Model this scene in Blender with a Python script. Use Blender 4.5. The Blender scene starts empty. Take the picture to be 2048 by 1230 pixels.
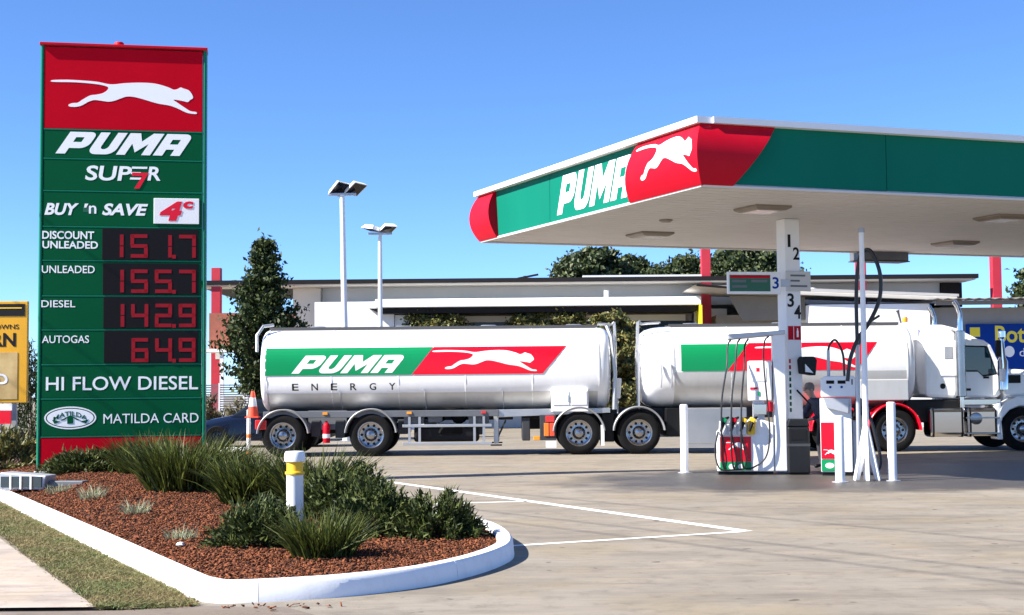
import bpy, bmesh, math, random
import numpy as np
from mathutils import Vector, Matrix, Euler

# ------------------------------------------------------------------ camera, sky, sun, exposure
SC = bpy.context.scene
COL = SC.collection
rad = math.radians
cam_data = bpy.data.cameras.new('camera')
cam = bpy.data.objects.new('camera', cam_data)
COL.objects.link(cam)
SC.camera = cam
cam_data.sensor_width = 36.0
cam_data.lens = 36.0 * 2800 / 2048
cam_data.clip_start = 0.1
cam_data.clip_end = 3000
cam.matrix_world = (Matrix.Translation((0, 0, 1.6)) @ Euler((math.pi / 2 + math.atan(165 / 2800), 0, 0)).to_matrix().to_4x4()
                    @ Matrix.Rotation(-0.009, 4, 'Z'))

SUN_AZ, SUN_EL = 251.0, 40.0      # azimuth clockwise from the view direction
world = bpy.data.worlds.new('World')
SC.world = world
world.use_nodes = True
wn = world.node_tree
sky = wn.nodes.new('ShaderNodeTexSky')
sky.sky_type = 'NISHITA'
sky.sun_disc = False
sky.sun_elevation = rad(SUN_EL)
sky.sun_rotation = rad(SUN_AZ)
sky.air_density = 0.6
sky.dust_density = 0.0
sky.ozone_density = 10.0
wn.links.new(sky.outputs[0], wn.nodes['Background'].inputs[0])
wn.nodes['Background'].inputs[1].default_value = 0.095

sun_data = bpy.data.lights.new('sun', 'SUN')
sun_data.energy = 5.0
sun_data.angle = rad(0.5)
sun_data.color = (1.0, 0.95, 0.87)
sun = bpy.data.objects.new('sun', sun_data)
COL.objects.link(sun)
S = Vector((math.sin(rad(SUN_AZ)) * math.cos(rad(SUN_EL)), math.cos(rad(SUN_AZ)) * math.cos(rad(SUN_EL)), math.sin(rad(SUN_EL))))
sun.rotation_euler = S.to_track_quat('Z', 'Y').to_euler()
sun.location = (-20, -10, 30)

SC.view_settings.view_transform = 'Standard'
SC.view_settings.look = 'None'
SC.view_settings.gamma = 1.0
SC.view_settings.use_curve_mapping = False
SC.view_settings.exposure = 1.42
SC.render.engine = 'CYCLES'
SC.cycles.use_denoising = True
SC.cycles.max_bounces = 6

random.seed(7)
RNG = np.random.default_rng(7)

# ------------------------------------------------------------------ materials
def mat(name, col, rough=0.5, metal=0.0, spec=0.5, var=0.0, vscale=3.0, bump=0.0, bscale=40.0, dirt=0.0, dirtcol=(0.12, 0.1, 0.08),
        emit=None, coat=0.0, trans=0.0, island=0.0, col2=None, subsurf=0.0, stretch=None):
    m = bpy.data.materials.new(name)
    m.use_nodes = True
    nt = m.node_tree
    N, L = nt.nodes, nt.links
    b = N['Principled BSDF']
    b.inputs['Roughness'].default_value = rough
    b.inputs['Metallic'].default_value = metal
    b.inputs['Specular IOR Level'].default_value = spec
    b.inputs['Coat Weight'].default_value = coat
    b.inputs['Coat Roughness'].default_value = 0.06
    b.inputs['Transmission Weight'].default_value = trans
    c4 = (*col, 1)
    b.inputs['Base Color'].default_value = c4
    if emit:
        b.inputs['Emission Color'].default_value = (*emit[0], 1)
        b.inputs['Emission Strength'].default_value = emit[1]
    out = None
    tc = None
    if var or dirt or bump:
        tc = N.new('ShaderNodeTexCoord')
        mp = N.new('ShaderNodeMapping')
        L.new(tc.outputs['Object'], mp.inputs[0])
        if stretch:
            mp.inputs['Scale'].default_value = stretch
    if var or col2 or island:
        mix = N.new('ShaderNodeMix')
        mix.data_type = 'RGBA'
        c2 = col2 or tuple(c * (1 - var) for c in col)
        mix.inputs[6].default_value = c4
        mix.inputs[7].default_value = (*c2, 1)
        if island:
            g = N.new('ShaderNodeNewGeometry')
            L.new(g.outputs['Random Per Island'], mix.inputs[0])
        else:
            n = N.new('ShaderNodeTexNoise')
            n.inputs['Scale'].default_value = vscale
            n.inputs['Detail'].default_value = 6
            L.new(mp.outputs[0], n.inputs['Vector'])
            r = N.new('ShaderNodeMapRange')
            r.inputs[1].default_value = 0.3
            r.inputs[2].default_value = 0.7
            L.new(n.outputs[0], r.inputs[0])
            L.new(r.outputs[0], mix.inputs[0])
        out = mix.outputs[2]
    if dirt:
        n2 = N.new('ShaderNodeTexNoise')
        n2.inputs['Scale'].default_value = vscale * 2.7
        n2.inputs['Detail'].default_value = 8
        n2.inputs['Roughness'].default_value = 0.7
        L.new(mp.outputs[0], n2.inputs['Vector'])
        r2 = N.new('ShaderNodeMapRange')
        r2.inputs[1].default_value = 0.5
        r2.inputs[2].default_value = 0.85
        r2.inputs[4].default_value = dirt
        L.new(n2.outputs[0], r2.inputs[0])
        mx = N.new('ShaderNodeMix')
        mx.data_type = 'RGBA'
        L.new(r2.outputs[0], mx.inputs[0])
        if out:
            L.new(out, mx.inputs[6])
        else:
            mx.inputs[6].default_value = c4
        mx.inputs[7].default_value = (*dirtcol, 1)
        out = mx.outputs[2]
        rr = N.new('ShaderNodeMapRange')
        rr.inputs[3].default_value = rough
        rr.inputs[4].default_value = min(1, rough + 0.3)
        L.new(n2.outputs[0], rr.inputs[0])
        L.new(rr.outputs[0], b.inputs['Roughness'])
    if out:
        L.new(out, b.inputs['Base Color'])
    if bump:
        n3 = N.new('ShaderNodeTexNoise')
        n3.inputs['Scale'].default_value = bscale
        n3.inputs['Detail'].default_value = 5
        L.new(mp.outputs[0], n3.inputs['Vector'])
        bp = N.new('ShaderNodeBump')
        bp.inputs['Strength'].default_value = bump
        bp.inputs['Distance'].default_value = 0.02
        L.new(n3.outputs[0], bp.inputs['Height'])
        L.new(bp.outputs[0], b.inputs['Normal'])
    if subsurf:
        # thin leaves let some light through
        tr = N.new('ShaderNodeBsdfTranslucent')
        if out:
            L.new(out, tr.inputs[0])
        else:
            tr.inputs[0].default_value = c4
        ms = N.new('ShaderNodeMixShader')
        ms.inputs[0].default_value = subsurf
        L.new(b.outputs[0], ms.inputs[1])
        L.new(tr.outputs[0], ms.inputs[2])
        L.new(ms.outputs[0], N['Material Output'].inputs[0])
    return m

M = {}
def dm(k, *a, **kw):
    M[k] = mat(k, *a, **kw)
dm('white', (0.82, 0.82, 0.82), 0.35, var=0.05, vscale=1.5, dirt=0.10, dirtcol=(0.4, 0.36, 0.3))
dm('white_truck', (0.90, 0.90, 0.905), 0.22, coat=0.9, var=0.03, dirt=0.16, dirtcol=(0.50, 0.47, 0.42), stretch=(1.8, 1.8, 0.3))
dm('white_letter', (0.86, 0.86, 0.86), 0.35)
dm('white_wall', (0.90, 0.895, 0.88), 0.7, var=0.05, dirt=0.06, dirtcol=(0.5, 0.46, 0.4))
dm('kerb_paint', (0.86, 0.86, 0.86), 0.6, var=0.08, vscale=3, dirt=0.32, dirtcol=(0.42, 0.38, 0.33), bump=0.04, bscale=45)
dm('line_paint', (0.80, 0.80, 0.78), 0.6, dirt=0.45, vscale=5, dirtcol=(0.36, 0.33, 0.29))
dm('red', (0.50, 0.0015, 0.016), 0.4, spec=0.15, var=0.12, vscale=1.2, dirt=0.05)
dm('red_sign', (0.50, 0.0004, 0.012), 0.5, spec=0.06, var=0.08, vscale=1.0)
dm('red_truck', (0.72, 0.002, 0.02), 0.35, coat=0.1, spec=0.3)
dm('red_column', (0.50, 0.02, 0.04), 0.45, var=0.15, dirt=0.1)
dm('green_sign', (0.0005, 0.082, 0.030), 0.5, spec=0.06, var=0.10, vscale=1.0)
dm('green_edge', (0.004, 0.16, 0.085), 0.35, spec=0.2, var=0.10, vscale=1.0)
dm('green_fascia', (0.0005, 0.15, 0.098), 0.45, spec=0.1, var=0.12, vscale=0.5, dirt=0.18, dirtcol=(0.03, 0.12, 0.09), stretch=(1.6, 1.6, 0.25))
dm('green_truck', (0.003, 0.25, 0.085), 0.35, coat=0.1, spec=0.3)
dm('green_dark', (0.01, 0.10, 0.05), 0.4)
dm('black', (0.006, 0.006, 0.007), 0.5, spec=0.25)
dm('display_black', (0.006, 0.005, 0.006), 0.5, spec=0.15)
dm('rubber', (0.007, 0.007, 0.0075), 0.75, spec=0.2, var=0.3, vscale=6, dirt=0.2, dirtcol=(0.035, 0.03, 0.026))
dm('hose', (0.012, 0.012, 0.013), 0.4)
dm('alloy', (0.40, 0.40, 0.41), 0.25, metal=1.0, var=0.15, vscale=5)
dm('aluminium', (0.55, 0.56, 0.57), 0.33, metal=0.9, var=0.12, vscale=1.5, dirt=0.15, dirtcol=(0.25, 0.23, 0.2))
dm('shell_alloy', (0.66, 0.655, 0.64), 0.34, metal=0.45, var=0.08, vscale=1.0, dirt=0.25, dirtcol=(0.36, 0.33, 0.28), stretch=(1.8, 1.8, 0.4))
dm('chrome', (0.55, 0.55, 0.56), 0.09, metal=1.0)
dm('grey_metal', (0.15, 0.16, 0.18), 0.45, metal=0.4, var=0.15, dirt=0.15)
dm('fender_alloy', (0.34, 0.345, 0.36), 0.35, metal=0.6, var=0.15, dirt=0.2)
dm('galvanised', (0.48, 0.50, 0.53), 0.45, metal=0.5, var=0.15)
dm('chassis', (0.045, 0.048, 0.056), 0.55, spec=0.3, var=0.3, dirt=0.35, dirtcol=(0.07, 0.06, 0.05))
dm('rail_dark', (0.06, 0.06, 0.065), 0.5)
dm('led', (0.13, 0.003, 0.008), 0.5, spec=0.15, emit=((1.0, 0.03, 0.06), 0.05))
dm('led_off', (0.016, 0.016, 0.020), 0.4)
dm('orange', (0.8, 0.2, 0.02), 0.3, dirt=0.1)
dm('amber', (0.85, 0.30, 0.02), 0.2, coat=0.5)
dm('tail_red', (0.6, 0.02, 0.02), 0.2, coat=0.5)
dm('cone_red', (0.80, 0.08, 0.03), 0.5)
dm('yellow', (0.85, 0.50, 0.02), 0.45, dirt=0.08)
dm('yellow_board', (0.72, 0.36, 0.006), 0.4, var=0.08)
dm('bread', (0.36, 0.22, 0.07), 0.5, var=0.5, vscale=2.5, col2=(0.62, 0.46, 0.2))
dm('glass_dark', (0.010, 0.012, 0.015), 0.12, spec=0.35)
dm('cab_glass', (0.008, 0.03, 0.045), 0.04, spec=0.9)
dm('soffit', (0.60, 0.585, 0.56), 0.5, var=0.06, vscale=0.8, dirt=0.05)
dm('soffit_dark', (0.2, 0.185, 0.17), 0.6)
dm('lamp_bronze', (0.24, 0.20, 0.16), 0.4, var=0.2)
dm('lamp_lens', (0.42, 0.39, 0.34), 0.25)
dm('roof_dark', (0.012, 0.010, 0.010), 0.6, spec=0.2)
dm('render_grey', (0.60, 0.59, 0.565), 0.75, var=0.06, vscale=0.8, dirt=0.06)
dm('eave_tan', (0.58, 0.545, 0.48), 0.7, var=0.06)
dm('roof_grey', (0.46, 0.44, 0.42), 0.55, var=0.12, vscale=0.8)
dm('awning_grey', (0.20, 0.185, 0.175), 0.6, var=0.15)
dm('brown_wall', (0.20, 0.175, 0.14), 0.7, var=0.1)
dm('wall_bluegrey', (0.30, 0.31, 0.34), 0.7, var=0.08)
dm('blue_sign', (0.002, 0.04, 0.28), 0.45, spec=0.1)
dm('yellow_letter', (0.85, 0.70, 0.03), 0.4)
dm('brick_red', (0.33, 0.10, 0.06), 0.8, var=0.25, vscale=6)
dm('skin', (0.55, 0.33, 0.25), 0.5, var=0.1)
dm('shirt', (0.045, 0.05, 0.085), 0.8, var=0.25, bump=0.2)
dm('trousers', (0.025, 0.026, 0.035), 0.85, var=0.2)
dm('hair', (0.20, 0.17, 0.14), 0.7)
dm('car_blue', (0.004, 0.006, 0.016), 0.2, coat=0.4, spec=0.3)
dm('bin', (0.010, 0.011, 0.013), 0.5, spec=0.25, var=0.3)
dm('soil', (0.07, 0.026, 0.013), 0.95, var=0.4, vscale=8, bump=0.8, bscale=30)
dm('mulch', (0.25, 0.082, 0.034), 0.85, spec=0.2, island=1.0, col2=(0.030, 0.012, 0.007))
dm('strap_leaf', (0.010, 0.022, 0.004), 0.55, spec=0.25, island=1.0, col2=(0.115, 0.135, 0.026), subsurf=0.18)
dm('juniper_leaf', (0.011, 0.024, 0.006), 0.6, spec=0.25, island=1.0, col2=(0.095, 0.115, 0.028), subsurf=0.12)
dm('tuft_leaf', (0.20, 0.24, 0.14), 0.6, island=1.0, col2=(0.38, 0.38, 0.24), subsurf=0.15)
dm('tree_leaf', (0.018, 0.036, 0.012), 0.55, island=1.0, col2=(0.075, 0.095, 0.028), subsurf=0.15)
dm('pine_leaf', (0.010, 0.024, 0.007), 0.6, spec=0.25, island=1.0, col2=(0.065, 0.085, 0.024), subsurf=0.12)
dm('shrub_leaf', (0.05, 0.08, 0.02), 0.55, island=1.0, col2=(0.22, 0.18, 0.05), subsurf=0.15)
dm('dry_leaf', (0.07, 0.07, 0.03), 0.7, island=1.0, col2=(0.22, 0.18, 0.09), subsurf=0.1)
dm('bark', (0.09, 0.07, 0.05), 0.9, var=0.4, bump=0.5)
dm('grass_blade', (0.085, 0.125, 0.03), 0.7, island=1.0, col2=(0.24, 0.19, 0.085), subsurf=0.15)
dm('verge_soil', (0.13, 0.105, 0.05), 0.95, var=0.35, vscale=3, col2=(0.07, 0.085, 0.03), bump=0.6, bscale=50)
dm('far_earth', (0.16, 0.12, 0.08), 0.95, var=0.4, vscale=1.2, col2=(0.10, 0.09, 0.05), bump=0.6)
dm('stone', (0.7, 0.69, 0.66), 0.8, var=0.15, bump=0.4)

def concrete(name, base, alt, stain=None, scale=1.0):
    m = bpy.data.materials.new(name)
    m.use_nodes = True
    nt = m.node_tree
    N, L = nt.nodes, nt.links
    b = N['Principled BSDF']
    tc = N.new('ShaderNodeTexCoord')
    def noise(sc, det=6, rough=0.6, stretch=(1, 1, 1), rot=0.0):
        mp = N.new('ShaderNodeMapping')
        mp.inputs['Scale'].default_value = stretch
        mp.inputs['Rotation'].default_value = (0, 0, rot)
        L.new(tc.outputs['Object'], mp.inputs[0])
        n = N.new('ShaderNodeTexNoise')
        n.inputs['Scale'].default_value = sc
        n.inputs['Detail'].default_value = det
        n.inputs['Roughness'].default_value = rough
        L.new(mp.outputs[0], n.inputs['Vector'])
        return n.outputs[0]
    def ramp(x, lo, hi, a=0.0, c=1.0):
        r = N.new('ShaderNodeMapRange')
        r.inputs[1].default_value, r.inputs[2].default_value = lo, hi
        r.inputs[3].default_value, r.inputs[4].default_value = a, c
        L.new(x, r.inputs[0])
        return r.outputs[0]
    def mix(f, a, c, blend='MIX'):
        mx = N.new('ShaderNodeMix')
        mx.data_type = 'RGBA'
        mx.blend_type = blend
        for val, i in ((f, 0), (a, 6), (c, 7)):
            if isinstance(val, tuple):
                mx.inputs[i].default_value = (*val, 1)
            elif isinstance(val, float):
                mx.inputs[i].default_value = val
            else:
                L.new(val, mx.inputs[i])
        return mx.outputs[2]
    c = mix(ramp(noise(0.35 * scale, 8, 0.6), 0.35, 0.65), base, alt)
    # long faint tyre and trowel streaks, two directions
    c = mix(ramp(noise(1.1 * scale, 7, 0.68, (0.42, 1.5, 1), 0.35), 0.46, 0.68, 0, 0.75), c, tuple(x * 0.58 for x in base))
    c = mix(ramp(noise(1.6 * scale, 7, 0.66, (0.5, 1.4, 1), -0.3), 0.50, 0.70, 0, 0.75), c, (min(1, base[0] * 1.45), base[1] * 1.38, base[2] * 1.3))
    c = mix(ramp(noise(0.55 * scale, 5, 0.6), 0.50, 0.68, 0, 0.7), c, (base[0] * 1.12, base[1] * 1.05, base[2] * 0.82))
    c = mix(ramp(noise(2.2 * scale, 6, 0.7, (0.18, 2.2, 1), 0.55), 0.56, 0.70, 0, 0.6), c, tuple(x * 0.5 for x in base))
    c = mix(ramp(noise(3.0 * scale, 8, 0.75), 0.50, 0.72, 0, 0.85), c, tuple(x * 0.6 for x in base))
    fine = noise(60, 4, 0.7)
    c = mix(ramp(fine, 0.3, 0.7, 0, 0.25), c, tuple(x * 0.6 for x in base))
    sp = noise(5.0, 2, 0.4)
    c = mix(ramp(sp, 0.715, 0.75, 0, 0.8), c, tuple(x * 0.28 for x in base))
    rough = ramp(noise(2, 5), 0.3, 0.7, 0.65, 0.9)
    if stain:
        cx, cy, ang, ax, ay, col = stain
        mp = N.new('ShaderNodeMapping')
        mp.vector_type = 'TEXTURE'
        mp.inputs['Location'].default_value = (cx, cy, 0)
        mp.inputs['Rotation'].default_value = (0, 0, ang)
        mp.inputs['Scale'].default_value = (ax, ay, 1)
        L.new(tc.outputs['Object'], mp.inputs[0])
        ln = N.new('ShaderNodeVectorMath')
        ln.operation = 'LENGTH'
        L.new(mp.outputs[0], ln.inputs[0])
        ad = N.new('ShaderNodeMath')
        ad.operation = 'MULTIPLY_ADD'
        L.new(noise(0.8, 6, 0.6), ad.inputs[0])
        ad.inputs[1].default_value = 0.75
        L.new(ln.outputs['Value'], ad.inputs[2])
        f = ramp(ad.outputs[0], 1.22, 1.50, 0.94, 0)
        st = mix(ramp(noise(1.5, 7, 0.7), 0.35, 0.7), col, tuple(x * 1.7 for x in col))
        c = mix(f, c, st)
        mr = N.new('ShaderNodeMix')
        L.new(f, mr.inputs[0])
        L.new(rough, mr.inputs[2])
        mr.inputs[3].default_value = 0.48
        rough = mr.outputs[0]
    L.new(c, b.inputs['Base Color'])
    L.new(rough, b.inputs['Roughness'])
    bp = N.new('ShaderNodeBump')
    bp.inputs['Strength'].default_value = 0.25
    bp.inputs['Distance'].default_value = 0.01
    L.new(fine, bp.inputs['Height'])
    L.new(bp.outputs[0], b.inputs['Normal'])
    return m
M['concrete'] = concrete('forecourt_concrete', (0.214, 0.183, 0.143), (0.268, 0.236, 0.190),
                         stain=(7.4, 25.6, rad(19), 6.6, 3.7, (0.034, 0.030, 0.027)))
M['footpath'] = concrete('footpath_concrete', (0.36, 0.30, 0.25), (0.44, 0.38, 0.33))
M['driveway'] = concrete('driveway_concrete', (0.15, 0.12, 0.095), (0.22, 0.18, 0.15))

def patchy(m, ca, cb, scale):
    nt = m.node_tree
    N, L = nt.nodes, nt.links
    mix = [n for n in N if n.type == 'MIX'][0]
    tc = N.new('ShaderNodeTexCoord')
    n = N.new('ShaderNodeTexNoise')
    n.inputs['Scale'].default_value = scale
    n.inputs['Detail'].default_value = 5
    L.new(tc.outputs['Object'], n.inputs['Vector'])
    r = N.new('ShaderNodeMapRange')
    r.inputs[1].default_value, r.inputs[2].default_value = 0.40, 0.62
    L.new(n.outputs[0], r.inputs[0])
    mx = N.new('ShaderNodeMix')
    mx.data_type = 'RGBA'
    mx.inputs[6].default_value = (*ca, 1)
    mx.inputs[7].default_value = (*cb, 1)
    L.new(r.outputs[0], mx.inputs[0])
    L.new(mx.outputs[2], mix.inputs[6])
patchy(M['grass_blade'], (0.055, 0.115, 0.015), (0.20, 0.16, 0.06), 1.6)

# ------------------------------------------------------------------ mesh helpers
class MB:
    def __init__(s):
        s.v, s.f, s.m = [], [], []
    def add(s, vs, fs, mi=0):
        o = len(s.v)
        s.v += [tuple(p) for p in vs]
        s.f += [tuple(i + o for i in f) for f in fs]
        s.m += [mi] * len(fs)
        return s
    def box(s, lo, hi, mi=0):
        (a, b, c), (d, e, f) = lo, hi
        return s.add([(a, b, c), (d, b, c), (d, e, c), (a, e, c), (a, b, f), (d, b, f), (d, e, f), (a, e, f)],
                     [(0, 3, 2, 1), (4, 5, 6, 7), (0, 1, 5, 4), (1, 2, 6, 5), (2, 3, 7, 6), (3, 0, 4, 7)], mi)
    def obox(s, c, size, rot=(0, 0, 0), mi=0):
        x, y, z = (q / 2 for q in size)
        R = Euler(rot).to_matrix()
        vs = [Vector(c) + R @ Vector(p) for p in [(-x, -y, -z), (x, -y, -z), (x, y, -z), (-x, y, -z), (-x, -y, z), (x, -y, z), (x, y, z), (-x, y, z)]]
        return s.add(vs, [(0, 3, 2, 1), (4, 5, 6, 7), (0, 1, 5, 4), (1, 2, 6, 5), (2, 3, 7, 6), (3, 0, 4, 7)], mi)
    def cyl(s, p0, p1, r0, r1=None, n=14, mi=0, caps=True):
        r1 = r0 if r1 is None else r1
        p0, p1 = Vector(p0), Vector(p1)
        d = (p1 - p0).normalized()
        a = d.orthogonal().normalized()
        b = d.cross(a)
        vs = []
        for p, r in ((p0, r0), (p1, r1)):
            vs += [p + (a * math.cos(2 * math.pi * i / n) + b * math.sin(2 * math.pi * i / n)) * r for i in range(n)]
        fs = [(i, (i + 1) % n, n + (i + 1) % n, n + i) for i in range(n)]
        if caps:
            fs += [tuple(range(n - 1, -1, -1)), tuple(range(n, 2 * n))]
        return s.add(vs, fs, mi)
    def tube(s, pts, r, n=8, mi=0, caps=True):
        pts = [Vector(p) for p in pts]
        vs, a = [], None
        for i, p in enumerate(pts):
            d = (pts[min(i + 1, len(pts) - 1)] - pts[max(i - 1, 0)]).normalized()
            if a is None:
                a = d.orthogonal().normalized()
            a = (a - d * a.dot(d)).normalized()
            b = d.cross(a)
            rr = r[i] if isinstance(r, (list, tuple)) else r
            vs += [p + (a * math.cos(2 * math.pi * k / n) + b * math.sin(2 * math.pi * k / n)) * rr for k in range(n)]
        fs = []
        for i in range(len(pts) - 1):
            fs += [(i * n + k, i * n + (k + 1) % n, (i + 1) * n + (k + 1) % n, (i + 1) * n + k) for k in range(n)]
        if caps:
            fs += [tuple(range(n - 1, -1, -1)), tuple(range((len(pts) - 1) * n, len(pts) * n))]
        return s.add(vs, fs, mi)
    def lathe(s, prof, c=(0, 0, 0), axis='z', n=24, mi=0, a0=0.0, a1=2 * math.pi):
        full = abs(a1 - a0 - 2 * math.pi) < 1e-6
        k = n if full else n + 1
        vs = []
        for r, h in prof:
            for i in range(k):
                t = a0 + (a1 - a0) * i / n
                x, y = r * math.cos(t), r * math.sin(t)
                p = (x, y, h) if axis == 'z' else ((x, h, y) if axis == 'y' else (h, x, y))
                vs.append((p[0] + c[0], p[1] + c[1], p[2] + c[2]))
        fs = []
        for j in range(len(prof) - 1):
            for i in range(n):
                i2 = (i + 1) % k
                fs.append((j * k + i, j * k + i2, (j + 1) * k + i2, (j + 1) * k + i))
        return s.add(vs, fs, mi)
    def prism(s, poly, a, b, plane='xz', mi=0):
        n = len(poly)
        def P3(p, h):
            return (p[0], h, p[1]) if plane == 'xz' else ((p[0], p[1], h) if plane == 'xy' else (h, p[0], p[1]))
        vs = [P3(p, a) for p in poly] + [P3(p, b) for p in poly]
        fs = [tuple(range(n)), tuple(range(2 * n - 1, n - 1, -1))]
        fs += [(i, n + i, n + (i + 1) % n, (i + 1) % n) for i in range(n)]
        return s.add(vs, fs, mi)
    def loft(s, secs, mi=0, caps=True):
        n = len(secs[0])
        vs = [p for q in secs for p in q]
        fs = []
        for j in range(len(secs) - 1):
            fs += [(j * n + i, j * n + (i + 1) % n, (j + 1) * n + (i + 1) % n, (j + 1) * n + i) for i in range(n)]
        if caps:
            fs += [tuple(range(n - 1, -1, -1)), tuple(range((len(secs) - 1) * n, len(secs) * n))]
        return s.add(vs, fs, mi)
    def mesh(s, name, mats, smooth=False, fix=True):
        me = bpy.data.meshes.new(name)
        me.from_pydata(s.v, [], s.f)
        for m in mats:
            me.materials.append(m)
        if len(mats) > 1:
            me.polygons.foreach_set('material_index', s.m)
        if fix:
            bm = bmesh.new()
            bm.from_mesh(me)
            bmesh.ops.recalc_face_normals(bm, faces=bm.faces[:])
            bm.to_mesh(me)
            bm.free()
        if smooth:
            me.polygons.foreach_set('use_smooth', [True] * len(me.polygons))
            me.set_sharp_from_angle(angle=rad(38))
        me.update()
        return me
    def build(s, name, mats, parent=None, smooth=False, bevel=0.0, loc=None, rz=0.0):
        if not isinstance(mats, (list, tuple)):
            mats = [mats]
        o = bpy.data.objects.new(name, s.mesh(name, [M[k] if isinstance(k, str) else k for k in mats], smooth))
        return put(o, parent, loc, rz, bevel)

def put(o, parent=None, loc=None, rz=0.0, bevel=0.0):
    COL.objects.link(o)
    o.parent = parent
    if loc:
        o.location = loc
    o.rotation_euler[2] = rz
    if bevel:
        b = o.modifiers.new('edge', 'BEVEL')
        b.width = bevel
        b.segments = 2
        b.limit_method = 'ANGLE'
        b.angle_limit = rad(40)
    return o

def tag(o, label=None, cat=None, group=None, kind=None):
    for k, v in (('label', label), ('category', cat), ('group', group), ('kind', kind)):
        if v:
            o[k] = v
    return o
def thing(name, label, cat, loc=(0, 0, 0), rz=0.0, group=None):
    o = bpy.data.objects.new(name, None)
    o.empty_display_size = 0.3
    COL.objects.link(o)
    o.location = loc
    o.rotation_euler[2] = rz
    return tag(o, label, cat, group)
def kids(o):
    return [c for c in COL.objects if c.parent == o]
def copy_tree(o, parent=None):
    c = o.copy()
    COL.objects.link(c)
    c.parent = parent
    for ch in list(o.children):
        copy_tree(ch, c)
    return c
def struct(o):
    o['kind'] = 'structure'
    return o

def smooth_loop(pts, k=4):
    out, n = [], len(pts)
    for i in range(n):
        p0, p1, p2, p3 = (Vector(pts[(i + j - 1) % n]) for j in range(4))
        for j in range(k):
            t = j / k
            out.append(tuple(0.5 * ((2 * p1) + (p2 - p0) * t + (2 * p0 - 5 * p1 + 4 * p2 - p3) * t * t + (3 * p1 - p0 - 3 * p2 + p3) * t ** 3)))
    return out
def smooth_line(pts, k=8):
    pts = [Vector(p) for p in pts]
    q = [2 * pts[0] - pts[1]] + pts + [2 * pts[-1] - pts[-2]]
    out = []
    for i in range(1, len(q) - 2):
        p0, p1, p2, p3 = q[i - 1:i + 3]
        for j in range(k):
            t = j / k
            out.append(0.5 * ((2 * p1) + (p2 - p0) * t + (2 * p0 - 5 * p1 + 4 * p2 - p3) * t * t + (3 * p1 - p0 - 3 * p2 + p3) * t ** 3))
    return out + [pts[-1]]

# flat shapes: loops (even-odd filled) or text, returned as vertices in (x, up, out) and faces
def curve_geo(cu):
    ob = bpy.data.objects.new('tmp', cu)
    me = bpy.data.meshes.new_from_object(ob)
    vs = [tuple(v.co) for v in me.vertices]
    fs = [tuple(p.vertices) for p in me.polygons]
    bpy.data.objects.remove(ob)
    bpy.data.curves.remove(cu)
    bpy.data.meshes.remove(me)
    return vs, fs
def loops_geo(loops, ext=0.0015):
    cu = bpy.data.curves.new('shape', 'CURVE')
    cu.dimensions = '2D'
    cu.fill_mode = 'BOTH'
    cu.extrude = ext
    for lp in loops:
        sp = cu.splines.new('POLY')
        sp.points.add(len(lp) - 1)
        for p, q in zip(sp.points, lp):
            p.co = (q[0], q[1], 0, 1)
        sp.use_cyclic_u = True
    return curve_geo(cu)
def text_geo(txt, ext=0.0015, shear=0.0, bold=0.0, space=1.0):
    cu = bpy.data.curves.new('text', 'FONT')
    cu.body = txt
    cu.size = 1.0
    cu.extrude = ext
    cu.shear = shear
    cu.offset = bold
    cu.space_character = space
    cu.resolution_u = 4
    return curve_geo(cu)
def fit(geo, x0, x1, z0, z1):
    vs, fs = geo
    a = np.array(vs)
    lo, hi = a.min(0), a.max(0)
    a[:, 0] = x0 + (a[:, 0] - lo[0]) / (hi[0] - lo[0]) * (x1 - x0)
    a[:, 1] = z0 + (a[:, 1] - lo[1]) / (hi[1] - lo[1]) * (z1 - z0)
    return a, fs
def slice_geo(a, fs, levels, axis=1):
    bm = bmesh.new()
    bv = [bm.verts.new(p) for p in a]
    for f in fs:
        try:
            bm.faces.new([bv[i] for i in f])
        except ValueError:
            pass
    no = [0, 0, 0]
    no[axis] = 1
    for l in levels:
        co = [0, 0, 0]
        co[axis] = l
        bmesh.ops.bisect_plane(bm, geom=bm.verts[:] + bm.edges[:] + bm.faces[:], plane_co=co, plane_no=no)
    bm.verts.index_update()
    a = np.array([tuple(v.co) for v in bm.verts])
    fs = [tuple(v.index for v in f.verts) for f in bm.faces]
    bm.free()
    return a, fs
def mapped(name, geo, matk, parent, fn):
    """fn maps (x, up, out) to a local point"""
    a, fs = geo
    mb = MB()
    mb.add([fn(*p) for p in a], fs)
    return mb.build(name, matk, parent)
def flat(name, geo, matk, parent, y=0.0):
    return mapped(name, geo, matk, parent, lambda x, u, o: (x, y - o, u))

CAT = [(285, 268), (340, 264), (400, 264), (500, 269), (570, 280), (640, 272), (720, 267), (790, 270), (850, 285), (880, 297), (900, 293),
       (915, 285), (930, 290), (955, 298), (970, 315), (977, 335), (962, 347), (950, 357), (925, 352), (880, 347), (900, 362), (940, 388),
       (965, 402), (993, 406), (994, 415), (965, 414), (940, 408), (900, 390), (860, 377), (800, 368), (740, 352), (690, 340), (650, 338),
       (620, 348), (590, 360), (560, 366), (520, 362), (490, 360), (460, 370), (430, 388), (400, 396), (370, 395), (366, 386), (385, 378),
       (410, 375), (435, 358), (470, 338), (500, 333), (530, 325), (550, 312), (558, 299), (548, 290), (500, 281), (400, 275), (290, 276)]
CAT = smooth_loop([(x / 100, -y / 100) for x, y in CAT], 4)
def cat_geo(ext=0.0015):
    return loops_geo([CAT], ext)
def arc(cx, cy, r, a0, a1, n=5):
    return [(cx + r * math.cos(rad(a0 + (a1 - a0) * i / n)), cy + r * math.sin(rad(a0 + (a1 - a0) * i / n))) for i in range(n + 1)]
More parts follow.
